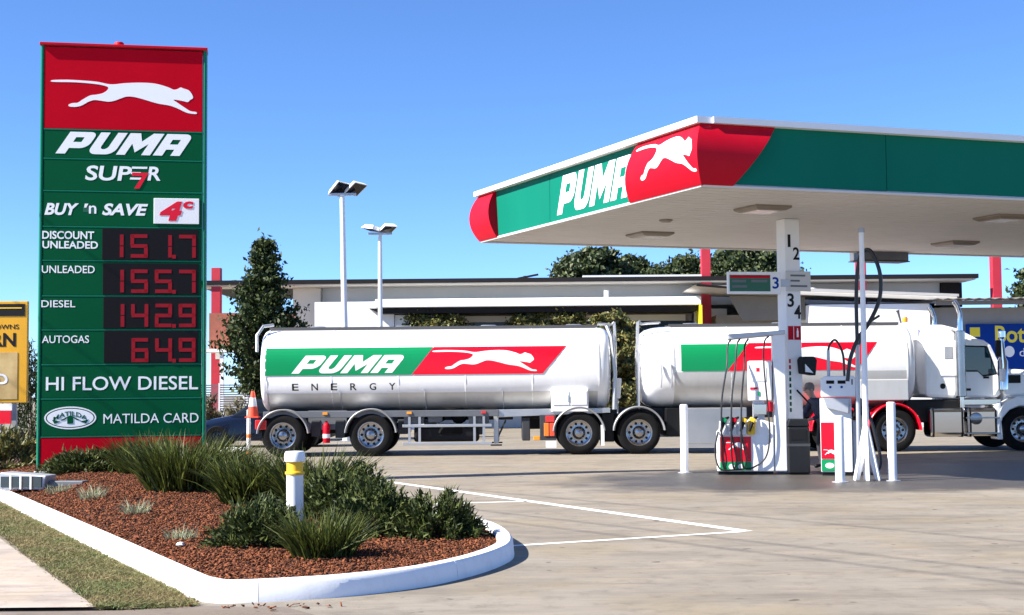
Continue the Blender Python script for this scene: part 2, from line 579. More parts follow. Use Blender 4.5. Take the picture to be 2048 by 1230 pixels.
def brand_geo(ext=0.0015, shear=0.5):
    """the four heavy slanted capitals of the brand name"""
    P_ = [[(0, 0), (0.32, 0), (0.32, 0.26)] + arc(0.66, 0.54, 0.28, -90, -10) + arc(0.72, 0.78, 0.22, 0, 90) + [(0.0, 1.0)],
          [(0.32, 0.54), (0.60, 0.54), (0.60, 0.76), (0.32, 0.76)]]
    U_ = [[(0, 1)] + arc(0.28, 0.28, 0.28, 180, 270) + arc(0.62, 0.28, 0.28, 270, 360) + [(0.90, 1), (0.58, 1)] + arc(0.45, 0.36, 0.13, 0, -180) + [(0.32, 1)]]
    M_ = [[(0, 0), (0, 1), (0.36, 1), (0.58, 0.62), (0.80, 1), (1.16, 1), (1.16, 0), (0.86, 0), (0.86, 0.52), (0.58, 0.12), (0.30, 0.52), (0.30, 0)]]
    A_ = [[(0, 0), (0, 1), (0.62, 1)] + arc(0.66, 0.74, 0.26, 90, 0) + [(0.92, 0), (0.60, 0), (0.60, 0.28), (0.32, 0.28), (0.32, 0)],
          [(0.32, 0.52), (0.60, 0.52), (0.60, 0.74), (0.32, 0.74)]]
    loops, x = [], 0
    for L_, w in ((P_, 0.94), (U_, 0.90), (M_, 1.16), (A_, 0.92)):
        loops += [[(p[0] + x + shear * p[1], p[1]) for p in lp] for lp in L_]
        x += w + 0.10
    return loops_geo(loops, ext)

# vectorised blade clouds -------------------------------------------------------------
def blade_mesh(name, base, direc, length, width, bend, matk, segs=3):
    """base (n,3), direc (n,3) unit, length, width (n,), bend (n,3) added as t^2"""
    n = len(base)
    side = np.cross(direc, RNG.normal(size=(n, 3)))
    side /= np.linalg.norm(side, axis=1)[:, None] + 1e-9
    rows = []
    for k in range(segs + 1):
        t = k / segs
        c = base + direc * (length * t)[:, None] + bend * (length * t * t)[:, None]
        w = width * (1 - t ** 1.6) * 0.5 + 0.0006
        rows += [c - side * w[:, None], c + side * w[:, None]]
    v = np.stack(rows, 1).reshape(-1, 3)
    q = []
    for k in range(segs):
        q.append([2 * k, 2 * k + 1, 2 * k + 3, 2 * k + 2])
    q = np.array(q)
    f = (np.arange(n)[:, None, None] * (2 * segs + 2) + q[None]).reshape(-1, 4)
    return quad_mesh(name, v, f, matk)
def quad_mesh(name, v, f, matk):
    me = bpy.data.meshes.new(name)
    me.vertices.add(len(v))
    me.vertices.foreach_set('co', np.ascontiguousarray(v, dtype=np.float32).ravel())
    k = f.shape[1]
    me.loops.add(f.size)
    me.loops.foreach_set('vertex_index', f.ravel().astype(np.int32))
    me.polygons.add(len(f))
    me.polygons.foreach_set('loop_start', np.arange(0, f.size, k, dtype=np.int32))
    me.update(calc_edges=True)
    me.materials.append(M[matk])
    return me
def leaf_cloud(name, centers, size, matk, aspect=0.55, up=0.3):
    """one folded leaf (two triangles as a quad) at each centre"""
    n = len(centers)
    d = RNG.normal(size=(n, 3))
    d[:, 2] += up
    d /= np.linalg.norm(d, axis=1)[:, None]
    s = np.cross(d, RNG.normal(size=(n, 3)))
    s /= np.linalg.norm(s, axis=1)[:, None]
    L = (size * RNG.uniform(0.6, 1.3, n))[:, None]
    nn = np.cross(d, s) * L * 0.15
    v = np.stack([centers - d * L * 0.5, centers + s * L * aspect * 0.5 + nn, centers + d * L * 0.5, centers - s * L * aspect * 0.5 + nn], 1).reshape(-1, 3)
    f = np.arange(4 * n).reshape(-1, 4)
    return quad_mesh(name, v, f, matk)
def obj_from(name, me, parent=None, loc=None):
    o = bpy.data.objects.new(name, me)
    return put(o, parent, loc)

# ------------------------------------------------------------------ ground, kerb, bed, verge
def sheet(name, poly, z, matk):
    mb = MB()
    mb.add([(x, y, z) for x, y in poly], [tuple(range(len(poly)))])
    return struct(mb.build(name, matk))
sheet('ground', [(-400, -60), (400, -60), (400, 700), (-400, 700)], 0.0, 'concrete')
sheet('roadside_earth', [(-60, 27), (-11.2, 27), (-9, 36.6), (-7.2, 37.5), (-7.4, 41), (-9.0, 43.2), (-11, 52), (-60, 60)], 0.004, 'far_earth')
sheet('footpath', [(-3.09, 10.44), (-12.0, 28.0), (-40, 28.0), (-14.0, 10.44)], 0.030, 'footpath')
sheet('driveway', [(-12, 10.42), (-3.1, 10.42), (-2.35, 10.62), (-1.7, 10.52), (-0.9, 9.4), (-0.6, 3), (-12, 3)], 0.004, 'driveway')

KERB = [(-11.8, 29.0), (-10.2, 25.9), (-7.63, 20.93), (-4.18, 14.25), (-2.72, 11.40), (-2.46, 10.95), (-2.22, 10.76), (-1.8, 10.83), (-1.29, 11.06), (-0.76, 11.52),
        (-0.36, 12.20), (-0.10, 12.94), (0.0, 13.63), (-0.06, 14.69), (-0.35, 15.9), (-1.25, 18.0), (-3.3, 22.6), (-5.4, 27.2), (-6.6, 31.0), (-7.1, 34.0), (-7.4, 36.5)]
KL = [Vector((p.x, p.y)) for p in smooth_line([(x, y, 0) for x, y in KERB], 6)]
def offset_line(pts, d):
    out = []
    for i, p in enumerate(pts):
        t = (pts[min(i + 1, len(pts) - 1)] - pts[max(i - 1, 0)]).normalized()
        out.append(p + Vector((-t.y, t.x)) * d)
    return out
kb = MB()
KIN = offset_line(KL, 0.17)
KMID = offset_line(KL, 0.08)
k1, k2, k3 = offset_line(KL, 0.012), offset_line(KL, 0.04), offset_line(KL, 0.15)
secs = [[(*KL[i], 0.0), (*k1[i], 0.13), (*k2[i], 0.16), (*k3[i], 0.16), (*KIN[i], 0.13), (*KIN[i], 0.0)] for i in range(len(KL))]
# cast in lengths: a kerb segment every few metres, with an open joint between them
cut = [0, 14, 26, 40, 58, 76, 92, 106, len(secs) - 1]
kerb_root = None
for a, b in zip(cut[:-1], cut[1:]):
    mb = MB()
    ss = [list(q) for q in secs[a:b + 1]]
    if a:
        ss[0] = [tuple(Vector(p).lerp(Vector(q), 0.05)) for p, q in zip(ss[0], ss[1])]
    mb.loft(ss)
    if kerb_root is None:
        kerb_root = mb.build('kerb', 'kerb_paint', smooth=True)
        struct(kerb_root)
    else:
        mb.build('kerb_length', 'kerb_paint', kerb_root, smooth=True)

KNP = np.array([tuple(p.lerp(q, i / 12)) for p, q in zip(KMID[:-1], KMID[1:]) for i in range(12)])
def bed_z(x, y):
    t = min(1, max(0, (y - 13) / 10))
    t = t * t * (3 - 2 * t)
    d = float(np.sqrt(((KNP - (x, y)) ** 2).sum(1).min()))
    return min(0.115 + 0.19 * t, 0.10 + 0.16 * max(0.0, d - 0.1))
BED = [tuple(p) for p in KMID] + [(-9.5, 38), (-14, 38), (-16, 30)]
def inside(x, y, poly):
    c = False
    j = len(poly) - 1
    for i in range(len(poly)):
        xi, yi = poly[i]
        xj, yj = poly[j]
        if (yi > y) != (yj > y) and x < (xj - xi) * (y - yi) / (yj - yi) + xi:
            c = not c
        j = i
    return c
mb = MB()
st = 0.11
idx = {}
nx, ny = int(17 / st), int(28 / st)
def bv(i, j):
    if (i, j) not in idx:
        x, y = -16.5 + i * st, 10.6 + j * st
        idx[(i, j)] = len(mb.v)
        mb.v.append((x, y, bed_z(x, y) - 0.014 + 0.006 * math.sin(x * 3.1 + y * 1.7) * math.sin(y * 2.3 - x) + random.uniform(-0.006, 0.006)))
    return idx[(i, j)]
for i in range(nx):
    for j in range(ny):
        if inside(-16.5 + (i + .5) * st, 10.6 + (j + .5) * st, BED):
            mb.f.append((bv(i, j), bv(i + 1, j), bv(i + 1, j + 1), bv(i, j + 1)))
            mb.m.append(0)
struct(mb.build('garden_bed_soil', 'soil', smooth=True))

# bark chips, nobody could count them
chips = []
while len(chips) < 60000:
    y = 10.8 + 15.5 * random.random() ** 1.5
    x = random.uniform(-9.5, 0.0)
    if inside(x, y, BED):
        chips.append((x, y, bed_z(x, y) + random.uniform(-0.005, 0.018)))
for _ in range(30):
    chips.append((random.gauss(-1.9, 0.35), 10.55 + random.gauss(0, 0.08), 0.012))
chips = np.array(chips)
n = len(chips)
L3 = np.stack([RNG.uniform(0.012, 0.055, n), RNG.uniform(0.006, 0.020, n), RNG.uniform(0.003, 0.009, n)], 1)
cube = np.array([(-1, -1, -1), (1, -1, -1), (1, 1, -1), (-1, 1, -1), (-1, -1, 1), (1, -1, 1), (1, 1, 1), (-1, 1, 1)]) * 0.5
a = RNG.uniform(0, 6.283, n)
tx, ty = RNG.normal(0, 0.35, n), RNG.normal(0, 0.35, n)
loc = cube[None] * L3[:, None]
x, y, z = loc[..., 0], loc[..., 1], loc[..., 2]
z, x = z * np.cos(ty)[:, None] - x * np.sin(ty)[:, None], x * np.cos(ty)[:, None] + z * np.sin(ty)[:, None]
y, z = y * np.cos(tx)[:, None] - z * np.sin(tx)[:, None], y * np.sin(tx)[:, None] + z * np.cos(tx)[:, None]
x, y = x * np.cos(a)[:, None] - y * np.sin(a)[:, None], x * np.sin(a)[:, None] + y * np.cos(a)[:, None]
v = np.stack([x, y, z], -1) + chips[:, None]
fq = np.array([(0, 3, 2, 1), (4, 5, 6, 7), (0, 1, 5, 4), (1, 2, 6, 5), (2, 3, 7, 6), (3, 0, 4, 7)])
f = (np.arange(n)[:, None, None] * 8 + fq[None]).reshape(-1, 4)
tag(obj_from('bark_mulch', quad_mesh('bark_mulch', v.reshape(-1, 3), f, 'mulch')), 'red brown bark mulch spread over the garden bed', 'mulch', kind='stuff')

# grass verge
VERGE = [(-2.40, 10.62), (-3.05, 10.46), (-11.9, 28.0), (-10.9, 27.6), (-7.66, 20.93), (-4.22, 14.25), (-2.75, 11.40)]
mb = MB()
idx = {}
st = 0.14
def bv2(i, j):
    if (i, j) not in idx:
        x, y = -12 + i * st, 10.46 + j * st
        idx[(i, j)] = len(mb.v)
        mb.v.append((x, y, 0.028 + 0.018 * math.sin(x * 2.3 + y) + random.uniform(-0.006, 0.006)))
    return idx[(i, j)]
for i in range(int(10 / st)):
    for j in range(int(17.5 / st)):
        if inside(-12 + (i + .5) * st, 10.46 + (j + .5) * st, VERGE):
            mb.f.append((bv2(i, j), bv2(i + 1, j), bv2(i + 1, j + 1), bv2(i, j + 1)))
            mb.m.append(0)
struct(mb.build('verge_ground', 'verge_soil', smooth=True))
pts = []
while len(pts) < 60000:
    y = 10.44 + 13 * random.random() ** 2
    x = random.uniform(-10.5, -2.2)
    if inside(x + random.gauss(0, 0.03), y + random.gauss(0, 0.03), VERGE):
        if math.sin(x * 5 + 2 * math.sin(y * 3)) * math.sin(y * 4.1 + x) > -0.75 or random.random() < 0.4:
            pts.append((x, y, 0.02 + 0.018 * math.sin(x * 2.3 + y)))
pts = np.array(pts)
n = len(pts)
d = RNG.normal(0, 0.55, (n, 3))
d[:, 2] = 1
d /= np.linalg.norm(d, axis=1)[:, None]
bend = RNG.normal(0, 0.5, (n, 3))
bend[:, 2] = -0.3
tag(obj_from('grass', blade_mesh('grass', pts, d, RNG.uniform(0.02, 0.07, n), RNG.uniform(0.004, 0.008, n), bend, 'grass_blade', 2)),
    'short patchy grass on the verge beside the white kerb', 'grass', kind='stuff')

# painted bay lines
def paint_line(p, q, w):
    p, q = Vector(p), Vector(q)
    t = (q - p).normalized()
    nrm = Vector((-t.y, t.x)) * w / 2
    mb = MB()
    k = max(2, int((q - p).length / 0.4))
    for i in range(k):
        a, b = p.lerp(q, i / k), p.lerp(q, (i + 1) / k)
        mb.add([(*(a - nrm), 0.004), (*(b - nrm), 0.004), (*(b + nrm), 0.004), (*(a + nrm), 0.004)], [(0, 1, 2, 3)])
    struct(mb.build('painted_line', 'line_paint'))
paint_line((-3.6, 27.5), (2.60, 15.74), 0.16)
paint_line((-0.02, 14.50), (2.52, 15.70), 0.10)
paint_line((-1.3, 19.85), (0.2, 20.25), 0.10)

# ------------------------------------------------------------------ plants
def stems(mb, n, h, r):
    for i in range(n):
        a = random.uniform(0, 6.28)
        l = random.uniform(0.3, 1.0) * r
        mb.tube([(0.02 * math.cos(a), 0.02 * math.sin(a), -0.05), (l * .4 * math.cos(a), l * .4 * math.sin(a), h * .35), (l * math.cos(a), l * math.sin(a), h * .65)],
                [0.018, 0.012, 0.005], 5)
def strappy(label, loc, h, r, n, group='strappy clumps in the garden bed', matk='strap_leaf', w=0.027, name='strappy_shrub'):
    t = thing(name, label, 'shrub', loc, 0, group)
    a = RNG.uniform(0, 6.283, n)
    rr = np.sqrt(RNG.uniform(0, 1, n)) * r * 0.52
    base = np.stack([rr * np.cos(a), rr * np.sin(a), RNG.uniform(-0.03, 0.03, n)], 1)
    lean = RNG.uniform(0.02, 0.62, n) * (0.4 + 0.6 * rr / rr.max())
    a2 = a + RNG.normal(0, 0.6, n)
    d = np.stack([np.sin(lean) * np.cos(a2), np.sin(lean) * np.sin(a2), np.cos(lean)], 1)
    bend = np.stack([0.35 * np.cos(a2), 0.35 * np.sin(a2), -0.22 * np.ones(n)], 1) * RNG.uniform(0.2, 1.3, n)[:, None]
    obj_from('foliage', blade_mesh('foliage', base, d, h * RNG.uniform(0.55, 1.2, n), w * RNG.uniform(0.6, 1.3, n), bend, matk, 3), t)
    mb = MB()
    stems(mb, 6, h * 0.4, r * 0.3)
    mb.build('stem', 'bark', t)
    return t
def juniper(label, loc, rx, ry, h, n, group='low spreading conifers in the garden bed', matk='juniper_leaf', name='spreading_conifer', size=0.075, cat='shrub', rz=0.0):
    t = thing(name, label, cat, loc, rz, group)
    nb = max(14, n // 60)
    a = RNG.uniform(0, 6.283, nb)
    rr = np.sqrt(RNG.uniform(0.02, 1, nb))
    zz = h * np.clip(1 - rr ** 2.2, 0.05, 1) * RNG.uniform(0.65, 1.18, nb)
    tip = np.stack([rx * rr * np.cos(a), ry * rr * np.sin(a), zz], 1)
    k = RNG.integers(0, nb, n)
    s = RNG.uniform(0.55, 1.05, n)
    base = tip[k] * s[:, None] + RNG.normal(0, 0.035, (n, 3)) * np.array([rx, ry, h]) * 1.4
    base[:, 2] = np.abs(base[:, 2])
    d = tip[k] / (np.linalg.norm(tip[k], axis=1)[:, None] + 1e-6) * 0.8 + RNG.normal(0, 0.5, (n, 3))
    d[:, 2] += 0.35
    d /= np.linalg.norm(d, axis=1)[:, None]
    obj_from('foliage', blade_mesh('foliage', base, d, size * RNG.uniform(0.6, 1.4, n), size * 0.36 * RNG.uniform(0.6, 1.3, n), RNG.normal(0, 0.25, (n, 3)), matk, 2), t)
    mb = MB()
    for i in range(min(nb, 24)):
        p = tip[i]
        mb.tube([(0, 0, -0.05), tuple(p * 0.5 * np.array([1, 1, 0.7])), tuple(p * 0.9)], [0.016, 0.010, 0.004], 5)
    mb.build('stem', 'bark', t)
    return t
def bz(x, y):
    return (x, y, bed_z(x, y) - 0.005)
juniper('low dark conifer against the red foot of the price sign', bz(-7.05, 23.5), 0.90, 0.5, 0.36, 6500)
strappy('yellow-tipped strappy clump at the lower right corner of the price sign', bz(-5.95, 22.9), 0.66, 0.85, 1000)
strappy('largest strappy clump, arching over the mulch in front of the price sign', bz(-4.60, 19.7), 0.80, 1.0, 1500)
strappy('strappy clump right behind the largest one, at the back kerb', bz(-4.45, 22.0), 0.55, 0.9, 800)
strappy('strappy clump to the left of the short white bollard light', bz(-3.25, 17.9), 0.66, 0.85, 1000)
strappy('thin-leaved strappy clump just behind the short white bollard light', bz(-2.45, 17.4), 0.74, 0.75, 800)
juniper('low conifer behind the bollard light, beside the back kerb', bz(-1.95, 16.4), 0.80, 0.65, 0.52, 7000)
juniper('dark mounded conifer on the mulch left of the bollard light', bz(-2.48, 13.75), 0.52, 0.5, 0.42, 7500, size=0.06)
juniper('conifer between the bollard light and the rounded kerb nose', bz(-1.40, 14.6), 0.62, 0.55, 0.46, 7000, size=0.065)
juniper('outermost low conifer, reaching over the rounded kerb nose', bz(-0.78, 14.35), 0.50, 0.5, 0.42, 6500, size=0.06)
strappy('dark strappy clump in front of the bollard light, nearest the kerb', bz(-1.72, 12.75), 0.44, 0.52, 900, w=0.017)
for lab, p, h in (('pale grass tuft nearest the grey ground floodlight', (-6.6, 20.4), 0.14), ('pale silvery grass tuft, second from the floodlight', (-5.62, 18.8), 0.2),
                  ('pale silvery grass tuft in the middle of the mulch', (-4.50, 16.75), 0.17), ('small pale grass tuft nearest the kerb corner', (-3.38, 14.3), 0.13)):
    strappy(lab, bz(*p), h, 0.30, 150, 'small pale tufts on the mulch', 'tuft_leaf', 0.007, 'grass_tuft')
mb = MB()
mb.lathe([(0.001, 0), (0.035, 0.0), (0.045, 0.015), (0.03, 0.035), (0.001, 0.042)], n=7)
tag(mb.build('pebble', 'stone', loc=(-3.22, 13.62, bed_z(-3.22, 13.62) + 0.008)), 'small white pebble lying on the mulch', 'stone')

# ------------------------------------------------------------------ price sign
SIGN = thing('price_sign', 'tall green and red fuel price sign standing in the garden bed', 'sign', (-8.155, 24.02, 0.28), rad(10.6))
SW, SH = 2.83, 7.38
def sx(px, py):            # picture column to metres along the sign
    xl = 70 + (940 - py) * 0.0272
    xr = 396 + (940 - py) * 0.0176
    return (px - xl) / (xr - xl) * SW
def sz(py, px=70):
    top = 88 + (px - 93) * 0.038
    bot = 940 - (px - 70) * 0.02
    return (bot - py) / (bot - top) * SH
mb = MB()
mb.box((0.10, 0.05, 0.0), (SW - 0.10, 0.34, SH - 0.04))
mb.build('core', 'green_dark', SIGN)
for xe in (0.035, SW - 0.035):
    mb = MB()
    prof = [(xe + 0.035 * math.cos(rad(a)), 0.05 + 0.058 * math.sin(rad(a))) for a in range(180, 361, 15)]
    prof = [(xe + 0.035, 0.36)] + [(xe - 0.035, 0.36)] + prof
    mb.prism(prof, 0.0, SH, 'xy')
    mb.build('edge_post', 'green_edge', SIGN, smooth=True)
mb = MB()
mb.box((-0.01, -0.045, SH), (SW + 0.01, 0.37, SH + 0.05))
mb.build('top_cap', 'red', SIGN, bevel=0.01)
mb = MB()
mb.lathe([(0.085, SH + 0.05), (0.085, SH + 0.11), (0.07, SH + 0.13), (0.001, SH + 0.135)], c=(sx(240, 95), 0.15, 0), n=16)
mb.build('top_light', 'red', SIGN, smooth=True)
rows = [(88, 257, 'red_sign'), (257, 316, 'green_sign'), (316, 381, 'green_sign'), (381, 453, 'green_sign'), (453, 521, 'green_sign'), (521, 592, 'green_sign'),
        (592, 660, 'green_sign'), (660, 729, 'green_sign'), (729, 797, 'green_sign'), (797, 872, 'green_sign'), (872, 940, 'red_sign')]
PAN = []
for y0, y1, mk in rows:
    mb = MB()
    z1, z0 = sz(y0), sz(y1)
    mb.box((0.072, 0.0, z0 + 0.012), (SW - 0.072, 0.048, z1 - 0.012))
    PAN.append(mb.build('sign_panel', mk, SIGN, bevel=0.008))
    mb = MB()
    if y0 > 88:
        mb.box((0.071, -0.004, z1 - 0.011), (SW - 0.071, 0.046, z1 + 0.011))
        mb.build('divider', 'green_edge', SIGN)
def sfit(geo, px0, px1, py0, py1):
    pm = (py0 + py1) / 2
    xm = (px0 + px1) / 2
    return fit(geo, sx(px0, pm), sx(px1, pm), sz(py1, xm), sz(py0, xm))
flat('emblem', sfit(cat_geo(), 110, 390, 162, 224), 'white_letter', PAN[0], -0.0022)
flat('lettering', sfit(brand_geo(), 118, 377, 266, 310), 'white_letter', PAN[1], -0.0022)
flat('lettering', sfit(text_geo('SUP', shear=0.12, bold=0.022), 173, 262, 332, 362), 'white_letter', PAN[2], -0.0022)
# the split E, the red seven and the R
flat('lettering', sfit(loops_geo([[(0, 0), (0.75, 0), (0.8, 0.16), (0.03, 0.16)], [(0.05, 0.42), (0.6, 0.42), (0.65, 0.58), (0.08, 0.58)], [(0.1, 0.84), (1.0, 0.84), (1.03, 1.0), (0.13, 1.0)]]), 258, 292, 334, 360), 'white_letter', PAN[2], -0.0022)
flat('numeral', sfit(loops_geo([[(0.1, 0.66), (1.0, 0.66), (0.5, 0), (0.22, 0), (0.66, 0.52), (0.1, 0.52)]]), 262, 294, 346, 378), 'red_truck', PAN[2], -0.0056)
flat('lettering', sfit(text_geo('R', shear=0.12, bold=0.022), 292, 317, 334, 362), 'white_letter', PAN[2], -0.0022)
flat('lettering', sfit(text_geo('BUY', shear=0.25, bold=0.035), 95, 160, 407, 431), 'white_letter', PAN[3], -0.0022)
flat('lettering', sfit(loops_geo([[(0.3, 0), (0.6, 0), (0.9, 1), (0.4, 1)]]), 170, 178, 408, 416), 'white_letter', PAN[3], -0.0022)
flat('lettering', sfit(text_geo('n', bold=0.01), 179, 193, 412, 428), 'white_letter', PAN[3], -0.0022)
flat('arrow_mark', sfit(loops_geo([[(0, 0.75), (0.62, 0.75), (0.62, 1), (1, 0.5), (0.62, 0), (0.62, 0.25), (0, 0.25)]], 0.0005), 168, 196, 410, 430), 'green_dark', PAN[3], -0.0008)
flat('lettering', sfit(text_geo('SAVE', shear=0.25, bold=0.035), 204, 292, 408, 432), 'white_letter', PAN[3], -0.0022)
mb = MB()
mb.box((sx(303, 423), -0.025, sz(449, 345)), (sx(391, 423), -0.001, sz(398, 345)))
card = mb.build('discount_card', 'white', SIGN, bevel=0.006)
flat('numeral', sfit(text_geo('4', shear=0.2, bold=0.06), 314, 358, 404, 443), 'red_truck', card, -0.028)
flat('cent_mark', sfit(text_geo('c', shear=0.1, bold=0.05), 360, 380, 404, 419), 'red_truck', card, -0.028)
SEG = {'1': 'bc', '2': 'abged', '4': 'fgbc', '5': 'afgcd', '6': 'afgedc', '7': 'abc', '9': 'abcdfg'}
def segs_geo(w, h, t, which):
    g = 0.008
    pos = {'a': (g, w - g, h - t, h), 'd': (g, w - g, 0, t), 'g': (g, w - g, h / 2 - t / 2, h / 2 + t / 2), 'f': (0, t, h / 2 + g, h - g), 'b': (w - t, w, h / 2 + g, h - g),
           'e': (0, t, g, h / 2 - g), 'c': (w - t, w, g, h / 2 - g)}
    mb = MB()
    for s in which:
        x0, x1, z0, z1 = pos[s]
        mb.box((x0, -0.004, z0), (x1, 0.002, z1))
    return mb
price_rows = [(4, '1517', (462, 520)), (5, '1557', (532, 590)), (6, '1429', (600, 658)), (7, ' 649', (668, 727))]
for pi, digits, (y0, y1) in price_rows:
    ym = (y0 + y1) / 2
    mb = MB()
    x0, x1 = sx(203, ym), SW - 0.13
    mb.box((x0, -0.012, sz(y1 - 1)), (x1, -0.001, sz(y0 - 6)))
    disp = mb.build('price_display', 'display_black', SIGN, bevel=0.004)
    cw = (x1 - x0) / 4
    dw, dh = cw * 0.72, sz(y0, 300) - sz(y1, 300) - 0.10
    zb = sz(y1, 300) + 0.03
    for k, ch in enumerate(digits):
        ox = x0 + k * cw + cw * 0.16
        if ch != ' ':
            o = segs_geo(dw, dh, 0.062, SEG[ch]).build('digit', 'led', disp, loc=(ox, -0.0125, zb))
    mb = MB()
    mb.box((0, -0.004, 0), (0.065, 0.002, 0.065))
    mb.build('decimal_point', 'led', disp, loc=(x0 + 3 * cw - 0.045, -0.0125, zb - 0.01))
flat('lettering', sfit(text_geo('DISCOUNT', bold=0.02), 90, 188, 463, 479), 'white_letter', PAN[4], -0.0022)
flat('lettering', sfit(text_geo('UNLEADED', bold=0.02), 90, 195, 483, 498), 'white_letter', PAN[4], -0.0022)
flat('lettering', sfit(text_geo('UNLEADED', bold=0.006), 88, 188, 532, 547), 'white_letter', PAN[5], -0.0022)
flat('lettering', sfit(text_geo('DIESEL', bold=0.006), 86, 150, 601, 615), 'white_letter', PAN[6], -0.0022)
flat('lettering', sfit(text_geo('AUTOGAS', bold=0.006), 86, 175, 671, 686), 'white_letter', PAN[7], -0.0022)
flat('lettering', sfit(text_geo('HI FLOW DIESEL', bold=0.008), 92, 384, 752, 779), 'white_letter', PAN[8], -0.0022)
flat('lettering', sfit(text_geo('MATILDA CARD', bold=0.0), 200, 384, 825, 844), 'white_letter', PAN[9], -0.0022)
def ell(cx, cy, rx, ry, n=40):
    return [(cx + rx * math.cos(6.2832 * i / n), cy + ry * math.sin(6.2832 * i / n)) for i in range(n)]
ex, ez = sx(137, 834), sz(834, 137)
bd = mapped('oval_badge', loops_geo([ell(ex, ez, 0.43, 0.195), ell(ex, ez, 0.405, 0.172)]), 'white_letter', SIGN, lambda x, u, o: (x, -0.0022 - o, u))
mapped('badge_field', loops_geo([ell(ex, ez, 0.385, 0.155)]), 'white_letter', bd, lambda x, u, o: (x, -0.0022 - o, u))
g = fit(text_geo('MATILDA', ext=0.002, bold=0.012), ex - 0.28, ex + 0.28, ez + 0.035, ez + 0.115)
mapped('badge_lettering', slice_geo(*g, [ex - 0.28 + 0.07 * i for i in range(9)], 0), 'green_sign', bd, lambda x, u, o: (x, -0.0056 - o, u - 0.10 * ((x - ex) / 0.28) ** 2))
hut = loops_geo([[(ex - 0.17, ez - 0.04), (ex, ez + 0.045), (ex + 0.17, ez - 0.04), (ex + 0.11, ez - 0.04), (ex + 0.05, ez), (ex + 0.05, ez - 0.10), (ex - 0.05, ez - 0.10), (ex - 0.05, ez), (ex - 0.11, ez - 0.04)],
                 [(ex - 0.3, ez - 0.03), (ex - 0.16, ez - 0.06), (ex - 0.26, ez - 0.1)], [(ex + 0.3, ez - 0.03), (ex + 0.16, ez - 0.06), (ex + 0.26, ez - 0.1)]], 0.002)
mapped('badge_picture', hut, 'green_sign', bd, lambda x, u, o: (x, -0.0056 - o, u))
mb = MB()
mb.box((-0.02, -0.10, -0.3), (SW + 0.02, 0.44, 0.02))
mb.build('footing', 'render_grey', SIGN, bevel=0.02)

# ------------------------------------------------------------------ canopy
CN = Vector((3.02, 21.93))
CU, CV = Vector((0.945, 0.327)).normalized(), Vector((-0.412, 0.911)).normalized()
NL, NR = Vector((-CV.y, CV.x)), Vector((CU.y, -CU.x))
if NL.dot(CU) > 0:
    NL = -NL
CL, CW, CZ0, CZ1 = 24.0, 8.88, 4.8, 5.79
CAN = thing('station_canopy', 'large white roofed pump canopy with curved green and red fascia', 'canopy', (CN.x + 2.2, CN.y + 4.6, 0))
CO = Vector(CAN.location).to_2d()
def bulge(t):
    return 0.17 * (1 - (2 * t - 1) ** 2)
mitreL = (1 - NL.dot(NR)) / CV.dot(NR)
mitreR = (1 - NL.dot(NR)) / CU.dot(NL)
farL = (1 + NL.dot(NR)) / CV.dot(-NR)
def fpt(side, s, t, proud, flatp=False):
    b = proud if flatp else bulge(t) + proud
    z = CZ0 + (CZ1 - CZ0) * t
    if side == 'L':
        p = CN + CV * s + NL * b
    elif side == 'R':
        p = CN + CU * s + NR * b
    else:      # far side, s from the far left corner along the length
        p = CN + CV * CW + CU * s - NR * b
    p = p - CO
    return (p.x, p.y, z)
NT = 10
def fascia(name, side, a, b, matk, proud=0.0, seg=1):
    """a, b: functions of t giving the two ends along the side"""
    mb = MB()
    vs, fs = [], []
    for lay in (0, 1):
        for j in range(NT + 1):
            t = j / NT
            for i in range(seg + 1):
                s = a(t) + (b(t) - a(t)) * i / seg
                if lay == 0:
                    vs.append(fpt(side, s, t, proud, proud == 0))
                else:      # back of the sheet: red ends are deep pods that sit on the flat green band
                    s = s if proud == 0 else max(s, 0.0)
                    vs.append(fpt(side, s, t, -0.03 if proud == 0 else 0.002, True))
    k = seg + 1
    off = k * (NT + 1)
    for j in range(NT):
        for i in range(seg):
            q = (j * k + i, j * k + i + 1, (j + 1) * k + i + 1, (j + 1) * k + i)
            fs.append(q)
            fs.append(tuple(off + w for w in q[::-1]))
    for j in range(NT):
        for i in (0, seg):
            fs.append((j * k + i, (j + 1) * k + i, off + (j + 1) * k + i, off + j * k + i))
    for i in range(seg):
        for j in (0, NT):
            fs.append((j * k + i, j * k + i + 1, off + j * k + i + 1, off + j * k + i))
    mb.add(vs, fs)
    return mb.build(name, matk, CAN, smooth=True)
PR = 0.04
cornL = lambda t, p=PR: mitreL * (bulge(t) + p)
cornR = lambda t, p=PR: mitreR * (bulge(t) + p)
redL = fascia('fascia_panel', 'L', cornL, lambda t: 2.28 - 0.34 * t, 'red', PR)
redR = fascia('fascia_panel', 'R', cornR, lambda t: 0.52 + 0.78 * t, 'red', PR)
for s0, s1 in ((1.7, 5.5), (5.512, 8.3)):
    gl = fascia('fascia_panel', 'L', lambda t: s0, lambda t: s1, 'green_fascia')
    if s0 < 2:
        greenL = gl
farc = lambda t, p=PR: CW + farL * (bulge(t) + p) * -1 * (-1)
fascia('fascia_panel', 'L', lambda t: 7.98 + 0.1 * t, lambda t: CW + 0.913 * (bulge(t) + PR), 'red', PR)
fascia('fascia_panel', 'F', lambda t: -0.99 * (bulge(t) + PR), lambda t: 0.9, 'red', PR)
for i in range(6):
    s0, s1 = 0.1 + i * 3.3, 0.1 + (i + 1) * 3.3 - 0.012
    if i == 5:
        s1 = CL
    fascia('fascia_panel', 'R', lambda t: s0, lambda t: s1, 'green_fascia')
    fascia('fascia_panel', 'F', lambda t: s0 + 0.1, lambda t: s1 + 0.1, 'green_fascia')
